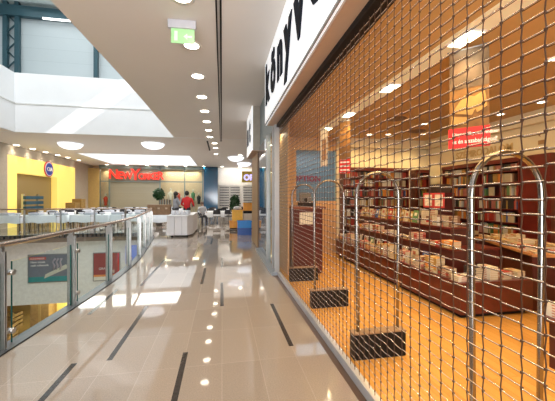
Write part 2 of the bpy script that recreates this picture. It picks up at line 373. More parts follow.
# ------------------------------------------------------------------ ceiling fittings
ords = ['first', 'second', 'third', 'fourth', 'fifth', 'sixth', 'seventh', 'eighth', 'ninth', 'tenth', 'eleventh', 'twelfth', 'thirteenth', 'fourteenth', 'fifteenth']
lamp = None
def downlight(x, y, z, label, group, power=22, r=.11):
    global lamp
    if lamp is None:
        lamp = empty('downlight', label, 'ceiling light', (x, y, z), 0, group)
        MB().lathe([(.125, -.004), (.175, -.012), (.18, -.002), (.18, 0)], n=24).build('ring', ringM, lamp)
        MB().lathe([(.13, -.006), (.11, -.013), (.0, -.015)], n=24).build('lens', lampM, lamp)
        o = lamp
    else: o = dup(lamp, (x, y, z), label=label, group=group)
    l = bpy.data.lights.new('downlight_lamp', 'SPOT'); l.energy = power; l.color = (1, .87, .7); l.spot_size = R(120); l.spot_blend = .8; l.shadow_soft_size = .08
    lo = bpy.data.objects.new('downlight_lamp', l); C.objects.link(lo); lo.location = (x, y, z - .05)
    return o
for k, y in enumerate([1.5, 2.95, 4.35, 5.72, 7.15, 8.6, 10.0, 11.35, 12.8, 14.2]):
    downlight(-.55, y, 4.4, f'round white downlight in the corridor ceiling, {ords[k]} of the row from the near end', 'downlights along the corridor ceiling', 55)
for k, (x, y) in enumerate([(-.38, 15.8), (-.36, 17.3), (-.38, 19.7), (1.2, 20)]):
    downlight(x, y, 4.4, ['round downlight just past the end of the dark ceiling track', 'second round downlight past the end of the dark ceiling track', 'third round downlight past the end of the dark ceiling track', 'round downlight near the two far dome lamps'][k], 'downlights beyond the corridor', 100)
for k, y in enumerate([18.3, 19.6, 20.8, 22.1, 23.3, 24.8]):
    downlight(-10.8 + .05 * k, y, 4.4, f'round downlight above the yellow shopfront, {ords[k]} of its row from the near end', 'downlights above the yellow shopfront', 45)
for k, x in enumerate([-9.6, -8.0, -6.4, -4.8, -3.2, -1.6, 0.0, 1.6]):
    downlight(x, 27.65, 4.4, f'round downlight by the far shopfronts, {ords[k]} of its row from the wall on the left', 'downlights by the far shopfronts', 70)
m = MB(); m.box(-.095, -.07, .2, 15.2, 4.385, 4.41); m.box(-.035, -.005, .2, 15.2, 4.385, 4.41)
tk = empty('ceiling_track', 'long double black track running along the corridor ceiling', 'ceiling track')
m.build('rail', blackM, tk); MB().box(-.07, -.035, .2, 15.2, 4.395, 4.41).build('gap_cover', mat('track_grey', (.5, .48, .46), .5), tk)
tag(MB().box(-.75, -.68, 15.2, 18.2, 4.37, 4.41).build('ceiling_slot', blackM), 'short dark slot in the ceiling beyond the long track', 'ceiling slot')
for k, (x, y) in enumerate([(-7.7, 17.2), (-3.5, 16.4), (.95, 20.9), (1.76, 24.4)]):
    o = empty('dome_lamp', ['round white dome lamp above the white tables on the far left', 'round white dome lamp between the atrium and the far skylight', 'nearer white dome lamp above the orange crates', 'farther white dome lamp above the orange crates'][k], 'ceiling light', (x, y, 4.385), 0, 'dome lamps')
    MB().lathe([(.56, 0), (.54, -.08), (.46, -.17), (.34, -.24), (.18, -.285), (0, -.30)], n=28).build('diffuser', domeM, o)
    MB().lathe([(.60, 0), (.60, -.03), (.56, -.03), (.56, 0)], n=28).build('ring', ringM, o)
# emergency exit sign
o = empty('exit_sign', 'green translucent exit sign plate hanging from a pale grey housing on the corridor ceiling', 'exit sign', (-.62, 4.95, 4.4), R(-2))
MB().box(-.215, .215, -.035, .035, -.13, 0, .008).build('housing', mat('housing_grey', (.60, .61, .68), .4), o)
MB().box(-.17, .19, -.006, .006, -.36, -.13, .002).build('plate', greenM, o)
MB().box(-.12, -.07, -.010, -.008, -.32, -.17).build('door_symbol', mat('pale_green', (.7, .95, .7), .4, emit=(.7, 1, .7), es=.3), o)
m = MB(); m.prism([(.02, -.25), (.08, -.20), (.08, -.235), (.15, -.235), (.15, -.265), (.08, -.265), (.08, -.30)], -.010, -.008, 'Y')
m.build('arrow_symbol', mat('pale_green', (.7, .95, .7), .4, emit=(.7, 1, .7), es=.3), o)

# ------------------------------------------------------------------ right-hand shopfront (bookshop)
PI = math.pi
sg = empty('bookshop_sign', 'long white fascia sign with dark blue lettering above the roller grille', 'sign', (0, 0, 0))
MB().box(.9, .93, -3.9, 6.33, 3.13, 4.4).build('sign_face', signM, sg)
MB().box(.89, .905, -3.9, 6.335, 3.12, 3.15).build('edge_trim', aluM, sg)
MB().box(.93, 1.15, -3.9, 6.33, 3.13, 4.4).build('sign_box', mat('sign_side', (.7, .72, .75), .5), sg)
for ch, y, sx in [('k', 6.17, .84), ('ö', 5.52, .84), ('n', 4.86, .84), ('y', 4.26, .86), ('v', 3.64, .86), ('e', 2.98, .9), ('s', 2.28, .9)]:
    text('lettering', ch, navyM, (.895, y, 3.53), (R(90), 0, R(-90)), 1.06, sg, .01, .046, sx)
struct('trim_3', MB().box(.93, 1.22, -3.9, 6.2, 3.10, 3.13), soffM)
sh = empty('roller_grille_housing', 'black guide box along the top of the roller grille', 'grille housing')
MB().box(1.10, 1.25, -3.9, 6.05, 3.04, 3.10).build('box', blackM, sh)
gr = empty('roller_grille', 'closed steel rod roller grille across the bookshop entrance', 'grille', (1.15, 0, 0))
cols = [.45 + .088 * k for k in range(64)]; rows = [.12 + .0615 * k for k in range(48)]
for j, z in enumerate(rows):
    pts = []
    for i, y in enumerate(cols):
        sgn = .0035 if (i + j) % 2 else -.0035
        pts += [(0, y - .006, z + sgn), (0, y + .006, z - sgn)]
    m = MB(); m.tube(pts, .0024, 6); m.mi = 1; m.tube([(p[0] + .004, p[1], p[2] - .0046) for p in pts], .0018, 5); m.build('rod', [rodM, linkShadeM], gr)  # dark lower wire added as the painted shaded underside of the rod
for i, y in enumerate(cols):
    m = MB(); pts = [(0, y + (.0032 if (i + j) % 2 else -.0032), z) for j, z in enumerate([.05] + rows + [3.06])]
    m.tube(pts, .0027, 4)
    for j, z in enumerate(rows): m.box(-.004, .006, y - .0036, y + .0036, z - .0075, z + .0025)
    m.build('link_chain', linkShadeM, gr)
MB().box(-.03, .03, .3, 6.02, .0, .085, .004).build('bottom_bar', mat('bar_alu', (.66, .68, .72), .3, .6), gr)
struct('trim_4', MB().box(1.06, 1.12, -3.9, 6.05, 0, .004), mat('brown_strip', (.10, .05, .025), .3))  # flat dark brown strip on the floor along the grille
# posts and windows past the grille
for k, (y, wd, lab) in enumerate([(6.12, .10, 'steel post at the far end of the roller grille'), (6.38, .07, 'slim steel post beside the display window next to the grille'), (7.25, .08, 'steel post between the display window and the blue glass')]):
    tag(MB().box(1.06, 1.17, y - wd / 2, y + wd / 2, 0, 3.13, .006).build('shopfront_post', aluM), lab, 'post', 'shopfront posts')
struct('window_1', MB().box(1.11, 1.13, 6.42, 7.2, .1, 3.1), glassM)
struct('wall_display_back', MB().box(1.33, 1.37, 6.05, 7.3, 0, 3.2).box(1.15, 1.37, 7.25, 7.3, 0, 3.1), ochreM)
area('display_light', (1.24, 6.75, 3.05), .12, 3, (1, .85, .6))
struct('window_2', MB().box(1.11, 1.13, 7.3, 9.13, .05, 3.13), mat('blue_glass', (.01, .09, .22), .05, noise=.02, spec=1, coat=1))
struct('wall_right_upper', MB().box(1.15, 1.4, 6.33, 9.15, 3.13, 4.4), mat('bluegrey_panel', (.26, .33, .38), .4))
struct('wall_right_plinth', MB().box(1.0, 1.13, 6.05, 9.1, 0, .07), mat('bluegrey_stone', (.25, .28, .32), .3))
s2 = empty('second_shop_sign', 'white fascia sign with dark letters above the second shop on the corridor', 'sign')
MB().box(.9, .93, 9.15, 11.05, 3.05, 4.4).build('sign_face', signM, s2)
MB().box(.93, 1.15, 9.15, 11.05, 3.05, 4.4).build('sign_box', mat('beige_side', (.40, .36, .30), .5), s2)
for ch, y in [('n', 10.8), ('t', 9.98)]: text('lettering', ch, navyM, (.895, y, 3.42), (R(90), 0, R(-90)), 1.15, s2, .01, .035, .95)
struct('trim_5', MB().box(.9, 1.25, 9.15, 11.05, 3.02, 3.05), soffM)
g2 = empty('closed_shutter', 'closed tan mesh shutter of the second shop', 'shutter', (1.08, 0, 0))
MB().box(0, .06, 9.25, 11.0, .05, 3.02).build('curtain', brickmat('tan_mesh', (.20, .11, .05), (.16, .09, .04), (.34, .21, .10), .06, .04, .006, .5, plane='YZ'), g2)
MB().box(.03, .08, 9.17, 9.25, 0, 3.02).build('guide', linkShadeM, g2)
struct('wall_shop_end', MB().box(1.2, 6.5, 10.9, 11.05, 0, 4.4), whiteM)

# ------------------------------------------------------------------ bookshop room
struct('ceiling_shop', MB().box(1.18, 6.3, -4, 8.4, 3.3, 3.4), shopCeil)
struct('trim_6', MB().box(2.38, 2.66, -3, 7.2, 3.285, 3.3), mat('cream_strip', (.95, .86, .60), .5, emit=(1, .8, .45), es=.12))  # faint emission stands in for lamplight on the cream paint
struct('wall_shop_right', MB().box(6.15, 6.3, -4, 8.4, 0, 3.3), creamM)
struct('wall_shop_cross', MB().box(1.2, 2.05, 8.2, 8.35, 0, 3.3).box(2.05, 3.25, 8.2, 8.35, 0, 1.5).box(2.05, 3.25, 8.2, 8.35, 2.95, 3.3), ochreM)
struct('wall_shop_back', MB().box(3.25, 6.15, 8.2, 8.35, 0, 3.3), creamM)
struct('wall_shop_near', MB().box(1.2, 6.3, -4.2, -4, 0, 3.3), creamM)
struct('trim_7', MB().box(3.25, 6.15, 8.05, 8.2, 3.05, 3.3).box(6.0, 6.15, -4, 8.2, 3.05, 3.3), creamM)
struct('window_3', MB().box(2.05, 3.25, 8.26, 8.28, 1.5, 2.95), glass('bluish_glass', (.75, .85, .92), 1.3))
# neighbouring shop seen through the window
struct('wall_neighbour', MB().box(1.3, 4.6, 10.4, 10.5, 0, 3.3), mat('neighbour_wall', (.30, .33, .33), .4))
area('neighbour_light', (2.8, 9.4, 3.2), 1.4, 20, (.95, .97, 1))
text_o = text('wall_lettering', 'OPTION', mat('crimson', (.55, .05, .07), .4), (2.45, 10.38, 2.18), (R(90), 0, 0), .28, None, .01, .008)
tag(text_o, 'dark red lettering on the wall seen through the shop window', 'lettering')
tag(MB().box(2.36, 2.44, 10.3, 10.38, 0, 3).build('green_column', mat('green_column', (.06, .14, .08), .5)), 'slim dark green column seen through the shop window', 'column')
# luminaires in the shop ceiling
for k, y in enumerate([1.35, 2.75, 4.2, 5.7, 7.0]):
    o = empty('square_lamp', f'bright square lamp in the cream ceiling strip, {ords[k]} from the near end', 'ceiling light', (2.52, y, 3.285), 0, 'square lamps in the cream strip')
    MB().box(-.10, .10, -.17, .17, -.02, 0, .004).build('frame', ringM, o); MB().box(-.085, .085, -.155, .155, -.026, -.02).build('diffuser', shopLamp, o)
    l = bpy.data.lights.new('strip_lamp', 'SPOT'); l.energy = 60; l.color = (1, .72, .38); l.spot_size = R(130); l.spot_blend = .9; l.shadow_soft_size = .1
    lo = bpy.data.objects.new('strip_lamp', l); C.objects.link(lo); lo.location = (2.52, y, 3.22)
sp = None
for k, (x, y) in enumerate([(4.6, 6.2), (5.3, 7.2), (4.4, 7.4), (5.5, 6.0), (5.6, 4.4), (5.6, 5.2), (5.3, 3.2), (3.9, 7.5), (4.0, 3.0)]):
    lab = f'small round spot in the ochre shop ceiling, {ords[k]} one counted along the back bookcases'
    if sp is None:
        sp = empty('ceiling_spot', lab, 'ceiling light', (x, y, 3.3), 0, 'small spots in the shop ceiling')
        MB().lathe([(.05, -.004), (.085, -.008), (.09, 0)], n=16).build('ring', ringM, sp); MB().lathe([(.06, -.005), (0, -.012)], n=16).build('lens', shopLamp, sp)
    else: dup(sp, (x, y, 3.3), label=lab)
for k, (x, y) in enumerate([(3.7, 5.9), (4.9, 6.9), (3.3, 1.9)]):
    o = empty('ceiling_vent', ['round brown ceiling vent above the long book table', 'round brown ceiling vent near the back bookcases', 'round brown ceiling vent near the hanging banner'][k], 'vent', (x, y, 3.3), 0, 'round ceiling vents')
    m = MB()
    for r in (.20, .15, .10, .05): m.lathe([(r, -.01 - (.2 - r) * .25), (r + .015, -.004), (r + .015, 0), (r, 0)], n=20)
    m.build('louvres', mat('vent_brown', (.25, .15, .08), .5), o)
for k, y in enumerate([4.55, 5.6, 6.7, 3.5]):
    l = bpy.data.lights.new('wall_washer', 'SPOT'); l.energy = 36; l.color = (1, .76, .40); l.spot_size = R(100); l.spot_blend = .8; l.shadow_soft_size = .05
    lo = bpy.data.objects.new('wall_washer', l); C.objects.link(lo); lo.location = (5.55, y, 3.25); lo.rotation_euler = (0, R(18), 0)
for k, x in enumerate([3.7, 4.6, 5.5]):
    l = bpy.data.lights.new('wall_washer', 'SPOT'); l.energy = 40; l.color = (1, .76, .40); l.spot_size = R(100); l.spot_blend = .8; l.shadow_soft_size = .05
    lo = bpy.data.objects.new('wall_washer', l); C.objects.link(lo); lo.location = (x, 7.6, 3.25); lo.rotation_euler = (R(18), 0, 0)
wl = text('wall_lettering', 'SZÉPIRODALOM', mat('gold_letters', (.62, .44, .20), .4, .3), (6.14, 6.75, 2.56), (R(90), 0, R(-90)), .23, None, .008, .004, .95)
wl.location = (6.14, 7.0, 2.62)
tag(wl, 'gold capital lettering on the cream wall above the right bookcases', 'lettering')
o = empty('wall_pictogram', 'small brown reader pictogram on the cream wall above the mahogany panel', 'emblem', (6.14, 4.82, 2.62))
m = MB(); m.tube([(-.005, 0, .25), (-.005, .05, .2), (-.005, 0, .15), (-.005, -.04, .2), (-.005, 0, .25)], .012, 6); m.box(-.015, 0, -.06, .06, .02, .10); m.build('shape', mat('pict_brown', (.4, .22, .08), .5), o)

# ------------------------------------------------------------------ security gates
ga = None
for k, y in enumerate([1.40, 2.80, 4.20, 5.60]):
    lab = ['tall arched chrome security gate nearest the camera behind the grille', 'arched chrome security gate on a black base, second from the near end', 'arched chrome security gate on a black base, third from the near end', 'arched chrome security gate farthest away by the cash desk'][k]
    if ga is None:
        ga = empty('security_gate', lab, 'security gate', (1.55, y, 0), 0, 'security gates')
        pts = [(-.215, 0, .05), (-.225, 0, 1.0), (-.23, 0, 1.6)] + [(-.23 * math.cos(t), 0, 1.62 + .23 * math.sin(t)) for t in [PI * j / 14 for j in range(1, 14)]] + [(.23, 0, 1.6), (.225, 0, 1.0), (.215, 0, .05)]
        MB().tube(pts, .0155, 12).build('arch_tube', chromeM, ga)
        MB().box(-.28, .28, -.055, .055, 0, .25, .01).build('base', blackM, ga)
        MB().box(-.285, .285, -.06, .06, .25, .262, .003).build('base_cap', mat('cap_brown', (.3, .18, .09), .4), ga)
    else: dup(ga, (1.55, y, 0), label=lab)

# ------------------------------------------------------------------ cash desk
o = empty('cash_desk', 'mahogany cash desk with a paper notice at the far end of the shop entrance', 'counter', (1.76, 6.25, 0))
MB().box(-.30, .32, -.22, .5, .06, 1.36, .008).build('body', mahoM, o); MB().box(-.28, .30, -.20, .5, 0, .06).build('plinth', maho2, o)
MB().box(-.34, .38, -.27, .55, 1.36, 1.41, .01).build('worktop', mat('desk_top', (.28, .10, .06), .2), o)
for z in (.4, .75, 1.08): MB().box(-.305, .325, -.226, -.219, z, z + .012).build('groove_strip', maho2, o)
n = MB().box(-.12, .16, 0, .004, -.13, .12, .001).build('paper_notice', mat('paper', (.85, .78, .62), .7)); n.location = (1.70, 6.018, 1.17)
tag(n, 'cream paper notice fixed to the front of the cash desk', 'notice')
o = empty('cash_register', 'dark till with a tilted screen standing on the cash desk', 'cash register', (1.84, 6.45, 1.41))
MB().box(-.16, .16, -.15, .15, 0, .08, .008).build('base', blackM, o)
m = MB(); m.M = Matrix.Rotation(R(-20), 4, 'X'); m.box(-.14, .14, -.02, .02, .1, .32, .006); m.build('screen', mat('till_grey', (.08, .08, .09), .3), o)
MB().box(-.03, .03, 0, .04, .06, .18).build('stand', blackM, o)

# ------------------------------------------------------------------ furniture in the shop
def book_mesh(col, w_, d, t, wavy=0):
    """w_ along x (spine side at -x), d along y, t along z; page block inset between the covers"""
    m = MB(); c = .0022
    m.box(0, w_, 0, d, 0, c); m.box(0, w_, 0, d, t - c, t); m.box(0, c, 0, d, c, t - c)
    m.mi = 1; m.box(c, w_ - .004, .003, d - .003, c, t - c)
    m.mi = 2; m.box(w_ * .25, w_ * .75, d * .55, d * .8, t, t + .0004); m.box(-.0004, 0, d * .25, d * .75, t * .3, t * .7)
    return m
BC = {'cream': (.58, .48, .30), 'white': (.70, .66, .55), 'red': (.42, .035, .02), 'ochre': (.45, .26, .06), 'brown': (.22, .10, .05), 'black': (.03, .025, .025), 'blue': (.07, .13, .33), 'green': (.12, .24, .08), 'orange': (.70, .25, .04), 'pink': (.45, .16, .12)}
pagesM = mat('page_edges', (.60, .50, .33), .8, noise=.1, nscale=60)
BM = {}
for cn, cc in BC.items():
    cm = mat('cover_' + cn, cc, .4, noise=.12, nscale=14); lm = mat('title_' + cn, (.75, .7, .5) if sum(cc) < 1.2 else (.45, .12, .06), .5)
    for v in range(2):
        BM[(cn, v)] = book_mesh(cm, .135 + .02 * v, .205 + .025 * v, .024 + .012 * v).mesh('book', [cm, pagesM, lm])
DIM = {0: (.135, .205, .024), 1: (.155, .23, .036)}
NB = [0]
def book(cn, v, M, label, group):
    o = bpy.data.objects.new('book', BM[(cn, v)]); C.objects.link(o); o.matrix_world = M
    NB[0] += 1; return tag(o, label, 'book', group)
def pile(x, y, z, n, place, cns, rz=0, name_i=''):
    h = z; v = random.choice((0, 1))
    for k in range(n):
        cn = random.choice(cns) if random.random() < .35 else cns[0]
        wd, d, t = DIM[v]
        M = Matrix.Translation((x, y, h)) @ Matrix.Rotation(rz + random.uniform(-.06, .06), 4, 'Z') @ Matrix.Translation((-wd / 2, -d / 2, 0))
        pos = 'topmost' if k == n - 1 else 'bottommost' if k == 0 else 'midway'
        book(cn, v, M, f'{cn} book {pos} in {place}', f'books in {place}'); h += t + .001
# long stepped table
A = empty('book_table', 'long stepped mahogany table loaded with piles of books behind the gates', 'display table', (3.05, 3.40, 0))
MB().box(.02, 1.16, .02, 4.4, .06, .45).build('plinth_body', mahoM, A); MB().box(.08, 1.1, .08, 4.3, 0, .06).build('toe_kick', blackM, A)
MB().box(0, 1.18, 0, 4.42, .45, .48, .006).build('low_tier', mahoM, A)
MB().box(.30, 1.12, .5, 4.2, .48, .80).build('middle_box', maho2, A); MB().box(.28, 1.14, .48, 4.22, .80, .83, .005).build('middle_tier', mahoM, A)
MB().box(.52, .90, .8, 4.0, .83, 1.09).build('upper_box', maho2, A); MB().box(.50, .92, .78, 4.02, 1.09, 1.12, .005).build('top_tier', mahoM, A)
warm = ['cream', 'white', 'ochre', 'red', 'orange', 'brown', 'pink']
pi_ = 0
for k in range(17):
    y = 3.53 + k * .25; c0 = random.choice(warm + ['cream', 'white', 'blue', 'green'])
    pile(3.17, y, .481, random.choice((3, 4, 5, 6)), f'the {ords[k] if k < 15 else ["sixteenth", "seventeenth"][k - 15]} pile along the low front step of the long table', [c0] + warm, R(90) if k % 3 == 0 else 0)
for k in range(4):
    pile(3.40 + k * .22, 3.56, .481, random.choice((4, 6, 7)), f'the {ords[k]} pile across the near end of the long table', [random.choice(['white', 'black', 'cream', 'ochre'])] + warm, 0)
for k in range(13):
    y = 4.02 + k * .27
    pile(3.44, y, .831, random.choice((2, 3, 4)), f'the {ords[k]} pile along the middle step of the long table', [random.choice(warm)] + warm, R(90) if k % 2 else 0)
def stand(x, y, z, cn, v, label, group, rz=0, lean=12):
    wd, d, t = DIM[v]   # cover faces -X
    M = Matrix.Translation((x, y, z)) @ Matrix.Rotation(rz, 4, 'Z') @ Matrix.Rotation(R(-90 + lean), 4, 'Y') @ Matrix.Rotation(PI / 2 * 0, 4, 'Z') @ Matrix.Translation((.0, -d / 2, -t))
    M = Matrix.Translation((x, y, z)) @ Matrix.Rotation(rz - PI / 2, 4, 'Z') @ Matrix.Rotation(R(90 - lean), 4, 'X') @ Matrix.Translation((-wd / 2, 0, 0))
    book(cn, v, M, label, group)
for k in range(16):
    y = 5.15 + k * .145
    stand(3.64, y, 1.121, random.choice(['cream', 'red', 'green', 'white', 'blue', 'ochre', 'pink']), random.choice((0, 1)), 'book propped upright along the front of the top step of the long table', 'books propped on the top step of the long table')
for k in range(11):
    y = 4.1 + k * .3
    stand(3.30, y, .481, random.choice(['cream', 'red', 'green', 'white', 'blue']), 1, 'book leaning upright behind the front piles of the long table', 'books leaning behind the front piles', lean=8)
# boxed sets and a dark carton on top of the long table
for k in range(3):
    pile(3.72, 4.34 + k * .27, 1.121, 7, f'the {ords[k]} tall pile on the top step of the long table', [['brown', 'white', 'cream'][k], 'brown', 'red'], R(90))
    if k:
        c_ = empty('picture_card', ['', 'red bordered picture card on the pale tall pile', 'red bordered picture card on the tall pile farther along the long table'][k], 'card', (3.70, 4.34 + k * .27, 1.42), R(-60), 'picture cards')
        MB().box(-.09, .09, 0, .012, 0, .26, .002).build('card', mat('card_red', (.5, .04, .03), .5), c_)
        MB().box(-.065, .065, -.003, 0, .03, .23).build('picture', mat('card_picture', (.66, .55, .38), .5, noise=.35, nscale=25), c_)
# angled second table
B = empty('low_book_table', 'dark low table covered with open rows of books beyond the long table', 'display table', (4.3, 3.5, 0), R(-24))
MB().box(.0, .70, 0, 2.0, .76, .80, .008).build('top', mat('orange_wood', (.48, .22, .08), .3, noise=.1), B)
MB().box(.08, .62, .1, 1.9, .05, .76).build('body', maho2, B)
for (xx, yy) in ((.01, .02), (.63, .02), (.01, 1.92), (.63, 1.92)): MB().box(xx, xx + .06, yy, yy + .06, 0, .76).build('leg', maho2, B)
Bm = Matrix.Translation((4.3, 3.5, 0)) @ Matrix.Rotation(R(-24), 4, 'Z')
for i in range(3):
    for k in range(8):
        p = Bm @ Vector((.12 + i * .225, .14 + k * .245, .801))
        pile(p.x, p.y, p.z, random.choice((1, 2, 2, 3)), ['the front row', 'the middle row', 'the rear row'][i] + ' of the dark low table', [random.choice(['cream', 'white', 'ochre', 'cream'])] + ['cream', 'white', 'red', 'ochre'], R(-24))
# near low table at the edge of the view
D = empty('near_book_table', 'low mahogany table with white book piles at the right edge nearest the camera', 'display table', (2.98, 1.0, 0))
MB().box(0, .8, 0, 1.38, .44, .48, .006).build('top', mahoM, D); MB().box(.06, .74, .06, 1.32, 0, .44).build('body', maho2, D)
for k, (x, y) in enumerate([(3.1, 2.24), (3.1, 1.98), (3.32, 2.22), (3.34, 1.96)]):
    pile(x, y, .481, 5, f'the {ords[k]} white pile on the near low table', ['white', 'white', 'cream'])
# bookcases
restM = []
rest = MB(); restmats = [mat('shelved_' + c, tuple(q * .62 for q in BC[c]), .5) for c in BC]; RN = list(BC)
SB = [0]
def bookcase(name, label, loc, rz, wd, h, zs, depth=.28, base=True, counter=0):
    """front faces -y locally, spans x 0..wd"""
    o = empty(name, label, 'bookcase', loc, rz, 'mahogany bookcases')
    MB().box(0, .03, -depth, 0, 0, h).build('side_panel', mahoM, o); MB().box(wd - .03, wd, -depth, 0, 0, h).build('side_panel', mahoM, o)
    MB().box(.03, wd - .03, -.015, 0, 0, h).build('back_panel', maho2, o)
    MB().box(-.01, wd + .01, -depth - .015, 0, h - .09, h, .004).build('cornice', mahoM, o)
    for z in zs: MB().box(.03, wd - .03, -depth, -.015, z - .022, z).build('shelf', mahoM, o)
    MB().box(.03, wd - .03, -depth, -.015, 0, .1).build('plinth', maho2, o)
    Mx = Matrix.Translation(loc) @ Matrix.Rotation(rz, 4, 'Z'); rest.M = Mx
    zt = list(zs) + [h - .09]
    for i, z in enumerate(zs):
        x = .04; gap = zt[i + 1] - z - .03
        while x < wd - .07:
            if random.random() < .12: x += random.uniform(.02, .08); continue
            if random.random() < .3:
                t = random.uniform(.10, .15); rest.mi = random.choice((0, 1, 1, 2, 3, 5, 8, 9)); hh = min(gap, random.uniform(.17, .22))
                if x + t > wd - .035: break
                rest.box(x, x + t, -depth + .05, -depth + .075, z, z + hh); x += t + .012
            else:
                t = random.uniform(.016, .042); rest.mi = random.choice((0, 1, 1, 2, 2, 3, 3, 4, 5, 6, 7, 8, 9)); hh = min(gap, random.uniform(.15, .22))
                rest.box(x, x + t, -depth + .03, -depth + .17, z, z + hh); x += t + .001
            SB[0] += 1
    return o
zs = [.45, .8, 1.08, 1.36, 1.64, 1.92, 2.16]
bookcase('bookcase', 'mahogany bookcase under the gold lettering, beside the room corner', (6.15, 7.18, 0), R(-90), 1.05, 2.42, zs)
bookcase('bookcase', 'mahogany bookcase under the gold lettering, next to the plain mahogany panel', (6.15, 6.09, 0), R(-90), 1.05, 2.42, zs)
bookcase('bookcase', 'mahogany bookcase on the right wall nearer than the plain panel', (6.15, 4.0, 0), R(-90), 1.2, 2.42, zs)
bookcase('bookcase', 'mahogany bookcase on the back wall next to the window', (3.35, 8.2, 0), 0, 1.0, 2.45, zs)
bookcase('bookcase', 'mahogany bookcase on the back wall, middle one', (4.37, 8.2, 0), 0, 1.0, 2.45, zs)
bookcase('bookcase', 'narrow mahogany bookcase on the back wall by the room corner', (5.62, 8.2, 0), 0, .42, 2.42, zs)
tag(MB().box(5.86, 6.13, 4.45, 5.02, 0, 2.42, .01).build('wood_panel', mahoM), 'plain mahogany panel beside the right bookcases', 'panel')
sb = rest.build('shelved_books', restmats); tag(sb, 'rows of mixed books filling the mahogany bookcases', 'books', kind='stuff')
# base counter before the right bookcases, with books
E_ = empty('base_cabinet', 'low mahogany ledge with books in front of the right bookcases', 'cabinet', (5.42, 5.75, 0))
MB().box(0, .42, 0, 1.5, 0, .74).build('body', mahoM, E_); MB().box(-.02, .43, -.02, 1.52, .74, .77, .005).build('top', mahoM, E_)
for k in range(5):
    pile(5.62, 5.92 + k * .28, .771, random.choice((2, 3)), f'the {ords[k]} pile on the mahogany ledge by the right bookcases', [random.choice(warm)] + warm)
# dark carton + boxed sets behind
T = empty('gift_stand', 'tall dark mahogany pedestal between the long table and the bookcases', 'display stand', (5.08, 6.3, 0))
MB().box(-.22, .22, -.22, .22, 0, 1.68, .01).build('pedestal', maho2, T)
MB().box(-.24, .24, -.20, .20, 1.68, 1.71, .004).build('top', mahoM, T)
cb = MB().box(-.18, .18, -.13, .13, 0, .20, .01).build('carton', mat('dark_carton', (.06, .035, .025), .5)); cb.location = (5.08, 6.3, 1.711); tag(cb, 'small dark carton on the display stand in front of the bookcases', 'box')
# hanging banners
def banner(name, label, x, y, rz, wd, z0, z1, big):
    o = empty(name, label, 'banner', (x, y, 3.3), rz)
    Z = lambda z: z - 3.3
    MB().box(-wd / 2, wd / 2, 0, .006, Z(z0), Z(z1)).build('sheet', mat('banner_gold', (.20, .09, .018), .45, noise=.3, nscale=9), o)
    MB().tube([(-wd / 2 - .02, .003, Z(z1)), (wd / 2 + .02, .003, Z(z1))], .012, 8).build('top_bar', aluM, o)
    m = MB(); m.tube([(-wd / 2 + .05, .003, Z(z1)), (-wd / 2 + .05, .003, 0)], .002, 5); m.tube([(wd / 2 - .05, .003, Z(z1)), (wd / 2 - .05, .003, 0)], .002, 5); m.build('hanging_wire', steelM, o)
    if big:
        MB().box(-wd / 2, wd / 2, -.004, 0, Z(z0 + .66), Z(z1)).build('upper_picture', mat('banner_brown', (.09, .055, .03), .45, noise=.5, nscale=6), o)
        m = MB(); h0 = Z(z0 + .26)
        m.prism([(-.16, h0 + .14), (-.04, h0 + .32), (.12, h0 + .27), (.03, h0 + .09)], -.008, -.002, 'Y')
        m.prism([(.02, h0 + .27), (.15, h0 + .34), (.17, h0 + .17), (.08, h0 + .11)], -.010, -.003, 'Y')
        m.prism([(-.17, h0 + .0), (-.16, h0 + .10), (.0, h0 + .07), (-.02, h0 - .01)], -.009, -.002, 'Y')
        m.build('open_book_picture', mat('banner_cream', (.46, .26, .07), .5, noise=.15), o)
        MB().box(-wd / 2 - .01, wd / 2 + .01, -.012, -.004, Z(z0), Z(z0 + .22)).build('red_band', mat('banner_red', (.72, .03, .03), .4), o)
        wM = mat('banner_white', (.95, .9, .85), .5)
        text('lettering', 'Könyv a világ, nem rendszer', wM, (-wd / 2 + .03, -.014, Z(z0 + .135)), (R(90), 0, 0), .052, o, .001, .001, .72)
        text('lettering', 'és én a szabadságod!', wM, (-wd / 2 + .03, -.014, Z(z0 + .05)), (R(90), 0, 0), .066, o, .001, .001, .75)
    else:
        MB().box(-wd / 2, wd / 2, -.004, 0, Z(z0), Z(z0 + .30)).build('red_band', mat('banner_red', (.72, .03, .03), .4), o)
        m = MB()
        for k in range(3): m.box(-wd / 2 + .03, wd / 2 - .03, -.006, -.004, Z(z0 + .06 + k * .08), Z(z0 + .09 + k * .08))
        m.build('white_lines', mat('banner_white', (.95, .9, .85), .5), o)
    return o
banner('hanging_banner', 'large hanging poster of golden books with a red text band', 2.665, 2.86, R(-50), .37, 2.15, 3.24, True)
banner('hanging_banner', 'narrower hanging golden poster farther inside, near the shop window', 2.52, 5.9, R(-40), .25, 2.1, 3.2, False)
o = empty('hanging_card', 'narrow white hanging card near the shop window', 'banner', (2.42, 6.9, 3.3), R(-35))
MB().box(-.09, .09, 0, .006, -.95, -.05).build('sheet', mat('card_cream', (.8, .74, .6), .5), o); MB().box(-.05, .05, -.003, 0, -.8, -.3).build('picture', mat('card_brown', (.45, .25, .12), .5, noise=.3), o)
MB().tube([(0, .003, -.06), (0, .003, 0)], .003, 6).build('wire', steelM, o)

# ------------------------------------------------------------------ far shopfronts
struct('wall_far', MB().box(-14, 6.5, 28.9, 29.1, 0, 4.4), mat('far_wall', (.66, .50, .34), .5))
struct('wall_right_far', MB().box(6.4, 6.5, 11.05, 31, 0, 4.4), whiteM)
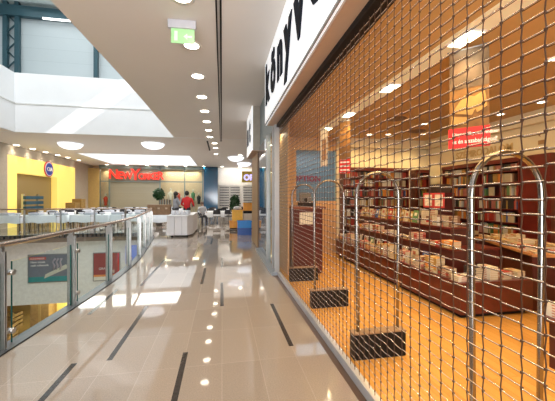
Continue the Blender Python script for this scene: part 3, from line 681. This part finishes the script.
# yellow shop
Y0 = empty('yellow_shopfront', 'bright yellow shopfront portal with a round logo beside the seating area', 'shopfront', (-11.2, 0, 0))
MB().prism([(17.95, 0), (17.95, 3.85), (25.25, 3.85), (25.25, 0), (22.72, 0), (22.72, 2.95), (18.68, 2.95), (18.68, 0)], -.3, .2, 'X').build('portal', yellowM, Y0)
MB().box(-.25, -.15, 18.68, 22.72, 0, 2.95).build('shutter', brickmat('tan_shutter', (.36, .25, .08), (.34, .23, .08), (.24, .16, .05), 50, .09, .008, .5, plane='YZ'), Y0)
lg = empty('round_logo', 'round white and blue logo disc with red ring on the yellow portal', 'logo', (-10.98, 21.65, 3.42))
def disc(r, x0, x1): 
    return [(r * math.cos(2 * PI * k / 28), r * math.sin(2 * PI * k / 28)) for k in range(28)]
MB().prism(disc(.50, 0, 0), 0, .05, 'X').build('red_ring', mat('logo_red', (.6, .04, .05), .4), lg)
MB().prism(disc(.44, 0, 0), .05, .06, 'X').build('white_ring', whiteM, lg); MB().prism(disc(.39, 0, 0), .06, .08, 'X').build('blue_disc', mat('logo_blue', (.02, .05, .35), .4), lg)
text('lettering', 'C&A', whiteM, (.09, -.30, -.12), (R(90), 0, R(90)), .34, lg, .005, .008, .9)
for k in range(3):
    tag(MB().box(-10.75, -10.6, 18.75, 20.4, .92 + k * .29, 1.10 + k * .29, .01).build('bench_board', [mat('teal_board', (.005, .06, .10), .5), mat('blue_board', (.02, .05, .5), .5)][k % 1 if k else 0]), ['lowest', 'middle', 'topmost'][k] + ' dark teal plank of the rack before the yellow shutter', 'board', 'teal planks')
tag(MB().box(-10.9, -10.78, 18.85, 18.95, 0, 1.8).box(-10.88, -10.8, 18.9, 20.25, .3, .36).box(-10.9, -10.78, 20.2, 20.3, 0, 1.8).build('plank_rack', steelM), 'steel rack carrying the teal planks', 'rack')
for k in range(2):
    tag(MB().box(-10.3, -9.7, 22.3 + k * .9, 22.95 + k * .9, 0, 1.25 + .25 * k, .01).build('display_crate', mat('brown_crate', (.30, .17, .04), .6, noise=.2)), ['lower brown crate beside the yellow portal', 'taller brown crate beside the yellow portal'][k], 'crate', 'brown crates')
struct('wall_left_shopfront', MB().box(-11.5, -11.15, 25.25, 28.9, 0, 4.4), mat('taupe_wall', (.42, .36, .28), .5))
struct('wall_left_near_shop', MB().box(-11.8, -10.97, 14.4, 17.9, 0, 4.4), MATS['taupe_wall'])
struct('wall_left_bulkhead', MB().box(-11.5, -11.0, 17.76, 25.25, 3.86, 4.4), MATS['taupe_wall'])
# far facade pieces
fac = mat('storefront_cream', (.70, .62, .48), .5)
struct('wall_far_pier', MB().box(-11.15, -10.3, 27.9, 28.2, 0, 4.1), mat('ochre_pier', (.55, .36, .12), .5))
m = MB()
for x in (-10.3, -9.55, -5.4, -3.3, -1.72): m.box(x - .05, x + .05, 28.0, 28.12, 0, 4.4)
m.box(-10.3, -1.7, 28.0, 28.12, 2.95, 3.05); m.box(-10.3, -1.7, 28.0, 28.12, 4.1, 4.4)
tag(m.build('storefront_frame', mat('frame_green_grey', (.22, .27, .26), .4, .4)), 'grey green metal frame of the far clothing shopfront', 'shopfront frame')
struct('window_4', MB().box(-10.25, -9.6, 28.04, 28.06, 0, 4.1).box(-5.35, -1.76, 28.04, 28.06, 0, 4.1), glassM)
tag(MB().box(-9.5, -5.45, 28.13, 28.18, 0, 2.95).build('shutter', brickmat('grey_shutter', (.36, .32, .23), (.34, .30, .21), (.24, .21, .15), 50, .1, .01, .5, plane='XZ')), 'closed beige slatted shutter below the red lettering', 'shutter')
tag(MB().box(-9.5, -5.45, 28.13, 28.18, 3.05, 4.1).build('sign_backing', mat('dark_olive_panel', (.26, .25, .19), .4)), 'dark olive panel behind the red lettering', 'panel')
ny = empty('red_shop_sign', 'large red capital letter sign with a tall Y on the far shopfront', 'sign', (-7.45, 27.9, 3.1))
def ltr(ch, x, z, size, sx=1.0): text('lettering', ch, redM, (x, 0, z), (R(90), 0, 0), size, ny, .06, .022, sx, 'CENTER')
for ch, x, z, s_ in [('N', -1.72, .14, 1.1), ('E', -1.17, .12, .88), ('W', -.58, .12, .84), ('Y', .05, .05, 1.36), ('O', .56, .10, .72), ('R', .95, .10, .74), ('K', 1.34, .10, .78), ('E', 1.73, .1, .84), ('R', 2.12, .1, .96)]: ltr(ch, x, z, s_, .92)
area('clothes_shop_light', (-3.6, 28.5, 4.0), 3, 65, (1, .85, .6), sy=.6)
area('clothes_shop_light', (-9.9, 28.5, 4.0), .5, 14, (1, .8, .5))
# mannequins and clothes
def mannequin(x, y, z, col, label):
    o = empty('mannequin', label, 'mannequin', (x, y, z), 0, 'mannequins in the far shopfront')
    MB().lathe([(.10, .0), (.12, .05), (.11, .25), (.16, .45), (.20, .62), (.12, .72), (.05, .76), (.05, .82)], n=12).build('torso', mat('shirt_' + col, {'red': (.65, .06, .03), 'cream': (.8, .72, .6), 'black': (.03, .03, .03), 'green': (.1, .25, .12)}[col], .7), o)
    MB().ball((0, 0, .93), .11, 2, (.85, .95, 1.2)).build('head', mat('mannequin_skin', (.75, .66, .55), .4), o)
    m = MB(); m.lathe([(.16, -z), (.16, -z + .02), (.02, -z + .03), (.02, 0)], n=12); m.build('stand', aluM, o)
    m = MB(); m.tube([(-.19, 0, .62), (-.26, -.02, .35), (-.2, -.06, .1)], [.05, .045, .035], 8); m.tube([(.19, 0, .62), (.26, -.02, .35), (.2, -.06, .1)], [.05, .045, .035], 8); m.build('arms', MATS['mannequin_skin'], o)
mannequin(-9.95, 28.4, .9, 'red', 'mannequin in red behind the narrow window beside the shutter')
mannequin(-4.55, 28.4, 1.4, 'cream', 'mannequin in cream nearest the red lettering')
mannequin(-3.9, 28.5, 1.2, 'red', 'mannequin in red behind the wide far window')
mannequin(-2.6, 28.45, 1.3, 'green', 'mannequin in green behind the wide far window')
mannequin(-2.1, 28.5, 1.0, 'black', 'mannequin in black next to the blue pillar')
for k, x in enumerate((-5.0, -3.0)):
    o = empty('clothes_rack', ['clothes rack behind the wide window nearer the shutter', 'clothes rack behind the wide window nearer the blue pillar'][k], 'rack', (x, 28.7, 0), 0, 'clothes racks')
    m = MB(); m.tube([(-.5, 0, 0), (-.5, 0, 1.5), (.5, 0, 1.5), (.5, 0, 0)], .02, 6); m.build('frame', steelM, o)
    m = MB()
    for j in range(12): m.mi = j % 3; m.box(-.45 + j * .075, -.40 + j * .075, -.08, .08, .7, 1.45)
    g = m.build('garments', [mat('garment_a', (.5, .3, .2), .8), mat('garment_b', (.12, .1, .1), .8), mat('garment_c', (.7, .6, .5), .8)], o)
tag(MB().box(-1.62, -.36, 27.7, 28.3, 0, 4.35, .01).build('blue_pillar', mat('deep_blue', (.005, .075, .16), .12, spec=.8)), 'glossy deep blue pillar between the clothing shop and the optician', 'pillar')
# optician
struct('wall_optician', MB().box(-.36, 6.4, 28.6, 28.7, 0, 4.4), mat('optician_white', (.85, .82, .78), .5))
area('optician_light', (1.5, 27.85, 4.25), 3, 28, (1, .97, .93), (R(30), 0, 0), sy=.5)
yp = empty('optician_sign', 'purple lettered light sign on an ochre panel above the optician', 'sign', (1.8, 27.6, 3.0))
MB().box(0, 2.2, 0, .1, 0, 1.0).build('panel', mat('mustard_panel', (.55, .38, .04), .5), yp)
text('lettering', 'OPTIKA', mat('purple_glow', (.3, .3, .9), .4, emit=(.55, .5, 1), es=1.4), (.15, -.03, .2), (R(90), 0, 0), .72, yp, .03, .03, .95)
so_ = None
for k, x in enumerate((-.25, .75, 1.95)):
    o = empty('glasses_shelf', ['white shelf unit of glasses beside the blue pillar', 'white shelf unit of glasses, the middle one', 'white shelf unit of glasses behind the orange crates'][k], 'shelf', (x, 28.58, 0), 0, 'white shelves of glasses')
    m = MB(); m.box(0, .9, -.05, 0, .6, 3.0); m.build('back_panel', MATS['optician_white'], o)
    for j in range(9): MB().box(.02, .88, -.115, -.05, .8 + j * .24, .82 + j * .24).build('shelf', whiteM, o)
gm = MB()
for s_ in (-1, 1): gm.box(s_ * .075 - .06, s_ * .075 + .06, -.01, .01, .0, .07, .008)
gm.box(-.02, .02, -.008, .008, .04, .055); gm.box(-.145, -.135, 0, .12, .04, .05); gm.box(.135, .145, 0, .12, .04, .05)
gme = gm.mesh('glasses', mat('dark_lens', (.04, .03, .03), .3))
for k, x in enumerate((-.25, .75, 1.95)):
    for j in range(8):
        for i in range(3):
            g = bpy.data.objects.new('glasses', gme); C.objects.link(g); g.location = (x + .18 + i * .28, 28.50, .821 + j * .24)
            tag(g, f'dark glasses standing on the {["shelf beside the blue pillar", "middle white shelf", "shelf behind the orange crates"][k]}', 'glasses', f'glasses on the optician shelf {["beside the pillar", "in the middle", "behind the crates"][k]}')
# ------------------------------------------------------------------ seating area: tables and chairs
def cloth_table(x, y, lx, ly, label, rz=0):
    t = empty('folding_table', label, 'table', (x, y, 0), rz, 'folding tables')
    MB().box(-lx / 2, lx / 2, -ly / 2, ly / 2, .72, .745).build('tabletop', mat('table_wood', (.5, .4, .3), .5), t)
    for sx in (-1, 1):
        for sy in (-1, 1):
            MB().tube([(sx * (lx / 2 - .12), sy * (ly / 2 - .08), 0), (sx * (lx / 2 - .15), sy * (ly / 2 - .1), .72)], .016, 6).build('leg', blackM, t)
    m = MB(); n = 40; ring = []
    per = [(-lx / 2, -ly / 2), (lx / 2, -ly / 2), (lx / 2, ly / 2), (-lx / 2, ly / 2)]
    pts = []
    for i in range(4):
        a, b = per[i], per[(i + 1) % 4]; K = max(4, int(math.dist(a, b) / .12))
        for k in range(K): pts.append((a[0] + (b[0] - a[0]) * k / K, a[1] + (b[1] - a[1]) * k / K))
    top = [m.bm.verts.new((p[0] * 1.005, p[1] * 1.01, .75)) for p in pts]
    bot = [m.bm.verts.new((p[0] * (1.02 + .015 * math.sin(i * 1.9)), p[1] * (1.05 + .04 * math.sin(i * 1.7)), .40 + .02 * math.sin(i * .9))) for i, p in enumerate(pts)]
    m.bm.faces.new(top)
    for i in range(len(pts)): m.bm.faces.new((top[i], top[(i + 1) % len(pts)], bot[(i + 1) % len(pts)], bot[i])).smooth = True
    c = m.build('tablecloth', clothM); c.location = (x, y, .001); c.rotation_euler = (0, 0, rz)
    tag(c, label.replace('folding table', 'cloth over the table').replace('white clothed', 'white'), 'tablecloth', 'white tablecloths')
    return t
chair0 = None
def chair(x, y, rz, label, group):
    global chair0
    if chair0 is None:
        o = empty('chair', label, 'chair', (x, y, 0), rz, group)
        MB().box(-.22, .22, -.21, .21, .43, .465, .012).build('seat', mat('chair_black', (.02, .02, .025), .5), o)
        m = MB(); K = 8
        for k in range(K):
            a0 = -1 + 2 * k / K; a1 = -1 + 2 * (k + 1) / K
            vs = [m.bm.verts.new((.22 * a, .20 + .05 * (1 - a * a) + dy, z)) for a in (a0, a1) for dy in (0, .015) for z in (.60, .84 + .03 * (1 - a * a))]
            for q in ((0, 1, 5, 4), (2, 6, 7, 3), (1, 3, 7, 5), (0, 4, 6, 2)): m.bm.faces.new([vs[i] for i in q])
        m.build('backrest', MATS['chair_black'], o)
        for sx in (-1, 1):
            MB().tube([(sx * .20, -.19, .43), (sx * .23, -.24, 0)], .012, 6).build('leg', steelM, o)
            MB().tube([(sx * .21, .22, .84), (sx * .20, .19, .45), (sx * .23, .27, 0)], .012, 6).build('leg', steelM, o)
        chair0 = o; return o
    return dup(chair0, (x, y, 0), rz, label, group)
# row of long tables just behind the far railing
tx = [(-10.0, 16.3), (-8.17, 16.35), (-6.35, 16.4), (-4.56, 16.35)]
nm = ['first', 'second', 'third', 'fourth']
for k, (x, y) in enumerate(tx): cloth_table(x, y, 1.68, .85, f'white clothed folding table behind the far railing, {nm[k]} from the yellow shop')
tx2 = [(-9.3, 18.8), (-7.0, 18.9), (-4.7, 18.8), (-9.0, 21.2), (-6.6, 21.3), (-4.2, 21.2), (-8.6, 23.8), (-6.2, 23.9), (-3.8, 23.6)]
rn = ['second row', 'third row', 'fourth row']
for k, (x, y) in enumerate(tx2):
    cloth_table(x, y, 1.7, .9, f'white clothed folding table, {rn[k // 3]}, {nm[k % 3]} from the yellow shop')
for k, (x, y) in enumerate(tx2):
    for j, (dx, dy, rz) in enumerate([(-.5, -.75, PI), (.45, -.75, PI), (-.5, .75, 0), (.45, .75, 0)]):
        chair(x + dx, y + dy, rz + random.uniform(-.2, .2), f'black chair at the {nm[k % 3]} white table of the {rn[k // 3]}', f'chairs at the {nm[k % 3]} table of the {rn[k // 3]}')
# right-hand tables
for k, (x, y) in enumerate([(-.55, 19.2), (-.2, 22.2), (2.0, 23)]):
    cloth_table(x, y, 1.6, .8, ['white clothed folding table before the blue pillar, nearer one', 'white clothed folding table before the blue pillar, farther one', 'white clothed folding table before the optician'][k])
    for j, (dx, dy, rz) in enumerate([(-.5, -.7, PI)][:(k > 0)] + [(.25, -.72, PI), (1.05, -.1, -PI / 2), (1.0, -.75, PI * .8), (-.5, .8, 0), (.4, .8, 0)]):
        chair(x + dx, y + dy, rz + random.uniform(-.25, .25), f'black steel legged chair at the {["nearer table by the blue pillar", "farther table by the blue pillar", "table before the optician"][k]}', f'chairs at the {["nearer pillar", "farther pillar", "optician"][k]} table')
# bowls / items on tables
bowl0 = MB().lathe([(.05, 0), (.11, .05), (.13, .11), (.12, .11), (.10, .05), (.0, .02)], n=14).mesh('bowl', mat('bowl_white', (.7, .72, .78), .4))
boxm = MB().box(-.25, .25, -.16, .16, 0, .12, .02).mesh('folded_cloth', mat('folded_grey', (.52, .55, .62), .7))
for k, (x, y) in enumerate(tx + tx2):
    for j in range(3):
        o = bpy.data.objects.new('folded_cloth' if (j + k) % 2 else 'bowl', boxm if (j + k) % 2 else bowl0); C.objects.link(o)
        o.location = (x - .6 + .55 * j, y + random.uniform(-.2, .2), .753); o.rotation_euler = (0, 0, random.uniform(-.5, .5))
        row = 'row behind the far railing' if k < 4 else rn[(k - 4) // 3]; tn = nm[k] if k < 4 else nm[(k - 4) % 3]
        kd = 'folded grey cloth' if (j + k) % 2 else 'white bowl'
        tag(o, f'{kd} on the {tn} white table of the {row}', 'cloth' if (j + k) % 2 else 'bowl', f'{kd}s on the {tn} table of the {row}')
# white octagonal counter with pots
o = empty('white_counter', 'white panelled counter with cut corner standing in the open corridor', 'counter', (-1.72, 14.05, 0))
P8 = [(-.62, -1.45), (.32, -1.5), (.6, -.9), (.62, 1.4), (-.62, 1.4)]
P8 = [(-.45, -1.45), (.34, -1.5), (.52, -1.1), (.54, 1.2), (-.45, 1.2)]
MB().prism(P8, .08, .84).build('body', mat('counter_white', (.80, .78, .80), .4, noise=.02), o)
MB().prism([(a * 1.03, b * 1.02) for a, b in P8], .84, .88).build('top', whiteM, o)
for (a, b) in ((-.3, -1.2), (.3, -1.2), (.5, .9), (-.3, .9)): MB().lathe([(.05, 0), (.05, .08)], (a, b, 0), 10).build('foot', blackM, o)
m = MB()
for a in (-.16, .13): m.box(a - .004, a + .004, -1.51, -1.44, .1, .82)
m.build('panel_joint', mat('joint_grey', (.4, .4, .42), .5), o)
pot = MB().lathe([(.06, 0), (.08, .02), (.085, .17), (.075, .17), (.07, .03), (.0, .03)], n=14).mesh('pot', mat('pot_grey', (.62, .62, .66), .35))
for k in range(8):
    g = bpy.data.objects.new('pot', pot); C.objects.link(g); g.location = (-1.98 + (k % 4) * .19, 12.98 + (k // 4) * .35, .881)
    tag(g, ('front' if k < 4 else 'rear') + f' row pale pot on the white counter, {nm[k % 4]} from the railing side', 'pot', 'pale pots on the white counter')
# brown box on a white clothed table, with round tree
cloth_table(-3.05, 15.6, 1.15, .7, 'white clothed folding table between the railing end and the white counter')
o = empty('wooden_chest', 'brown slatted wooden chest on the table beside the white counter', 'chest', (-3.02, 15.6, .752))
MB().box(-.52, .52, -.25, .25, 0, .50, .01).build('body', mat('chest_brown', (.26, .15, .08), .6, noise=.2), o)
m = MB()
for x in (-.35, .0, .35): MB().box(x - .05, x + .05, -.262, -.25, .28, .36).build('paper_tag', mat('label_tan', (.55, .42, .3), .6), o)
def tree(name, label, x, y, r, zc, h0, col, nleaf=500, flat=1.1):
    o = empty(name, label, 'plant', (x, y, 0))
    MB().lathe([(.16, 0), (.2, .35), (.18, .35), (.0, .33)], n=14).build('pot', mat('pot_dark', (.08, .06, .05), .5), o)
    MB().tube([(0, 0, .3), (.02, 0, zc * .6), (0, .01, zc)], .02, 6).build('trunk', mat('bark', (.12, .08, .05), .8), o)
    m = MB()
    for k in range(nleaf):
        u = Vector((random.gauss(0, 1), random.gauss(0, 1), random.gauss(0, 1))).normalized() * r * random.uniform(.55, 1.05)
        c = Vector((u.x, u.y, zc + u.z * flat)); a = Vector((random.gauss(0, 1), random.gauss(0, 1), random.gauss(0, 1))).normalized() * .085
        b = a.orthogonal().normalized() * .045
        vs = [m.bm.verts.new(c + q) for q in (-a, b, a, -b)]; m.bm.faces.new(vs)
    m.build('foliage', mat(col, (.02, .07, .02), .6, noise=.4, nscale=3), o)
tree('potted_tree', 'round dark green potted tree behind the wooden chest', -3.5, 17.9, .30, 1.78, 0, 'leaf_dark')
tree('potted_plant', 'dark green potted plant before the optician', .75, 17.6, .30, 1.25, 0, 'leaf_deep', 420, 1.7)
# crates stack at the corridor end
def crate(name, x0, x1, y0, y1, z0, z1, m_, label, grp='stacked crates at the corridor end'):
    o = empty(name, label, 'crate', ((x0 + x1) / 2, (y0 + y1) / 2, z0), 0, grp)
    a, b, h = (x1 - x0) / 2, (y1 - y0) / 2, z1 - z0; t = .025
    m = MB(); m.box(-a, a, -b, -b + t, 0, h); m.box(-a, a, b - t, b, 0, h); m.box(-a, -a + t, -b + t, b - t, 0, h); m.box(a - t, a, -b + t, b - t, 0, h); m.box(-a + t, a - t, -b + t, b - t, 0, .03)
    m.build('body', m_, o)
    MB().box(-a - .015, a + .015, -b - .015, -b, h - .06, h).box(-a - .015, a + .015, b, b + .015, h - .06, h).box(-a - .015, -a, -b, b, h - .06, h).box(a, a + .015, -b, b, h - .06, h).build('rim', m_, o)
    return o
orgM = mat('orange_plastic', (.85, .34, .02), .4); bluM = mat('blue_plastic', (.02, .25, .70), .35); blu2 = mat('dark_blue_plastic', (.01, .08, .36), .35)
crate('plastic_crate', .66, 1.24, 12.8, 13.2, .0, .30, blu2, 'dark blue plastic crate, lower of the two blue ones')
crate('plastic_crate', .66, 1.24, 12.8, 13.2, .305, .60, bluM, 'bright blue plastic crate, upper of the two blue ones')
crate('plastic_crate', .36, .98, 14.5, 14.95, .14, .47, orgM, 'orange plastic crate lowest in the stack left of the blue ones')
crate('plastic_crate', .48, .98, 14.5, 14.95, .475, 1.0, mat('yellow_plastic', (.95, .50, .03), .4), 'yellow orange plastic crate on top of the lowest orange one')
tag(MB().box(1.02, 1.6, 14.3, 14.9, 0, .84, .02).build('cardboard_box', mat('pale_card', (.70, .58, .47), .7)), 'pale carton behind the blue crates', 'box')
tag(MB().box(1.02, 1.6, 14.3, 14.9, .842, .96, .01).build('black_tray', blackM), 'flat black tray on the pale carton', 'tray')
crate('plastic_crate', 1.02, 1.62, 14.35, 14.85, .965, 1.34, orgM, 'orange plastic crate topmost on the black tray')
d = empty('crate_dolly', 'dark wheeled dolly under the orange crates', 'dolly', (.67, 14.72, 0))
MB().box(-.3, .3, -.2, .2, .08, .135, .005).build('deck', blackM, d)
for sx in (-.24, .24):
    for sy in (-.15, .15): 
        m = MB(); m.tube([(sx - .02, sy, .04), (sx + .02, sy, .04)], .04, 12); m.build('wheel', blackM, d)
tag(MB().ball((.74, 14.72, 1.07), .19, 3, (1.1, .9, .6)).build('plastic_bag', mat('bag_grey', (.55, .58, .62), .35, noise=.25)), 'grey crumpled plastic bag on the yellow orange crate', 'bag')

# ------------------------------------------------------------------ people
def person(x, y, rz, scale, label, shirt, trousers, hair, pose, seated=False):
    o = empty('person', label, 'person', (x, y, 0), rz, None)
    J = {'pelvis': (0, 0, .95), 'waist': (0, 0, 1.1), 'chest': (0, .0, 1.33), 'neck': (0, 0, 1.47), 'nk2': (0, -.01, 1.53), 'head': (0, -.02, 1.62), 'top': (0, -.01, 1.72),
         'hL': (.10, 0, .90), 'kL': (.11, -.03, .50), 'aL': (.11, .02, .08), 'tL': (.12, -.14, .03),
         'hR': (-.10, 0, .90), 'kR': (-.11, .0, .50), 'aR': (-.12, .05, .08), 'tR': (-.13, -.11, .03),
         'sL': (.18, 0, 1.40), 'eL': (.24, .02, 1.12), 'wL': (.22, -.12, .90), 'fL': (.21, -.16, .82),
         'sR': (-.18, 0, 1.40), 'eR': (-.24, .02, 1.12), 'wR': (-.22, -.12, .90), 'fR': (-.21, -.16, .82)}
    J.update(pose)
    rad = {'pelvis': .14, 'waist': .125, 'chest': .155, 'neck': .07, 'nk2': .055, 'head': .095, 'top': .07, 'hL': .095, 'kL': .06, 'aL': .042, 'tL': .038, 'sL': .07, 'eL': .045, 'wL': .03, 'fL': .035}
    for k in list(rad):
        if k.endswith('L'): rad[k[:-1] + 'R'] = rad[k]
    names = list(J); me = bpy.data.meshes.new('body')
    E = [('pelvis', 'waist'), ('waist', 'chest'), ('chest', 'neck'), ('neck', 'nk2'), ('nk2', 'head'), ('head', 'top'), ('chest', 'sL'), ('sL', 'eL'), ('eL', 'wL'), ('wL', 'fL'), ('chest', 'sR'), ('sR', 'eR'), ('eR', 'wR'), ('wR', 'fR'),
         ('pelvis', 'hL'), ('hL', 'kL'), ('kL', 'aL'), ('aL', 'tL'), ('pelvis', 'hR'), ('hR', 'kR'), ('kR', 'aR'), ('aR', 'tR')]
    me.from_pydata([J[n] for n in names], [(names.index(a), names.index(b)) for a, b in E], [])
    b = bpy.data.objects.new('body', me); C.objects.link(b)
    md = b.modifiers.new('skin', 'SKIN'); sv = me.skin_vertices[0].data if me.skin_vertices else None
    if sv is None:
        bm = bmesh.new(); bm.from_mesh(me); bm.verts.layers.skin.verify(); bm.to_mesh(me); bm.free(); sv = me.skin_vertices[0].data
    for i, n in enumerate(names): sv[i].radius = (rad[n], rad[n]); sv[i].use_root = n == 'pelvis'
    s2_ = b.modifiers.new('sub', 'SUBSURF'); s2_.levels = 1; s2_.render_levels = 1
    dg = bpy.context.evaluated_depsgraph_get(); dg.update(); nm_ = bpy.data.meshes.new_from_object(b.evaluated_get(dg)); bpy.data.objects.remove(b)
    nm_.materials.clear()
    for q in (mat('skin', (.55, .34, .25), .5), shirt, trousers, blackM): nm_.materials.append(q)
    hips = J['hL'][2]
    for f in nm_.polygons:
        c = f.center; f.use_smooth = True
        near = min(names, key=lambda n: (Vector(J[n]) - c).length)
        f.material_index = 0 if near in ('nk2', 'head', 'top', 'fL', 'fR') else 3 if near in ('tL', 'tR') else 2 if near in ('hL', 'hR', 'kL', 'kR', 'aL', 'aR') else 1
    b = bpy.data.objects.new('body', nm_); C.objects.link(b); b.parent = o
    hd = Vector(J['head']); m = MB()
    m.ball(hd + Vector((0, .03, .035)), .112, 2, (.9, 1, 1.05)); 
    if hair[1]: m.ball(hd + Vector((0, .06, -.08)), .10, 2, (.95, .6, 1.5))
    m.build('hair', hair[0], o)
    m = MB(); m.ball(hd + Vector((0, -.10, -.01)), .018, 1, (1, 1.2, 1.4)); m.build('nose', MATS['skin'], o)
    m = MB()
    for s in (-.035, .035): m.ball(hd + Vector((s, -.085, .025)), .011, 1)
    m.build('eyes', blackM, o)
    o.scale = (scale,) * 3
    return o
hairD = mat('dark_hair', (.02, .015, .012), .5)
person(-1.75, 15.85, R(160), 1.10, 'person in a bright red jacket standing behind the white counter', mat('jacket_red', (.62, .02, .02), .7), mat('trousers_dark', (.03, .03, .04), .8), (hairD, False),
       {'chest': (.0, -.05, 1.32), 'sL': (.21, -.02, 1.38), 'sR': (-.21, -.02, 1.38), 'eL': (.30, -.05, 1.12), 'eR': (-.30, -.05, 1.12), 'wL': (.22, -.25, 1.05), 'wR': (-.22, -.25, 1.05), 'fL': (.18, -.31, 1.06), 'fR': (-.18, -.31, 1.06)})
person(-2.28, 15.8, R(120), 1.08, 'person with long dark hair in a grey jumper, hand raised to the face', mat('jumper_grey', (.30, .31, .34), .8), MATS['trousers_dark'], (hairD, True),
       {'eR': (-.26, -.06, 1.14), 'wR': (-.14, -.20, 1.40), 'fR': (-.08, -.20, 1.50)})
sit = {'pelvis': (0, 0, .55), 'waist': (0, 0, .70), 'chest': (0, -.02, .93), 'neck': (0, -.02, 1.07), 'nk2': (0, -.03, 1.13), 'head': (0, -.04, 1.22), 'top': (0, -.03, 1.32), 'hL': (.10, -.03, .53), 'kL': (.12, -.42, .52), 'aL': (.12, -.42, .08), 'tL': (.12, -.54, .03),
       'hR': (-.10, -.03, .53), 'kR': (-.12, -.42, .52), 'aR': (-.12, -.42, .08), 'tR': (-.12, -.54, .03), 'sL': (.18, -.02, 1.0), 'eL': (.24, -.08, .76), 'wL': (.18, -.30, .74), 'fL': (.15, -.37, .74), 'sR': (-.18, -.02, 1.0), 'eR': (-.24, -.08, .76), 'wR': (-.18, -.30, .74), 'fR': (-.15, -.37, .74)}
chair(-1.15, 18.05, R(20), 'black chair under the seated person in pale grey', 'chair of the seated person')
person(-1.15, 18.1, R(20), 1.0, 'person in a pale grey top seated at a table before the blue pillar', mat('top_pale', (.50, .52, .56), .8), MATS['trousers_dark'], (mat('brown_hair', (.10, .05, .03), .6), False), sit)
print('books', NB[0], 'shelved', SB[0])
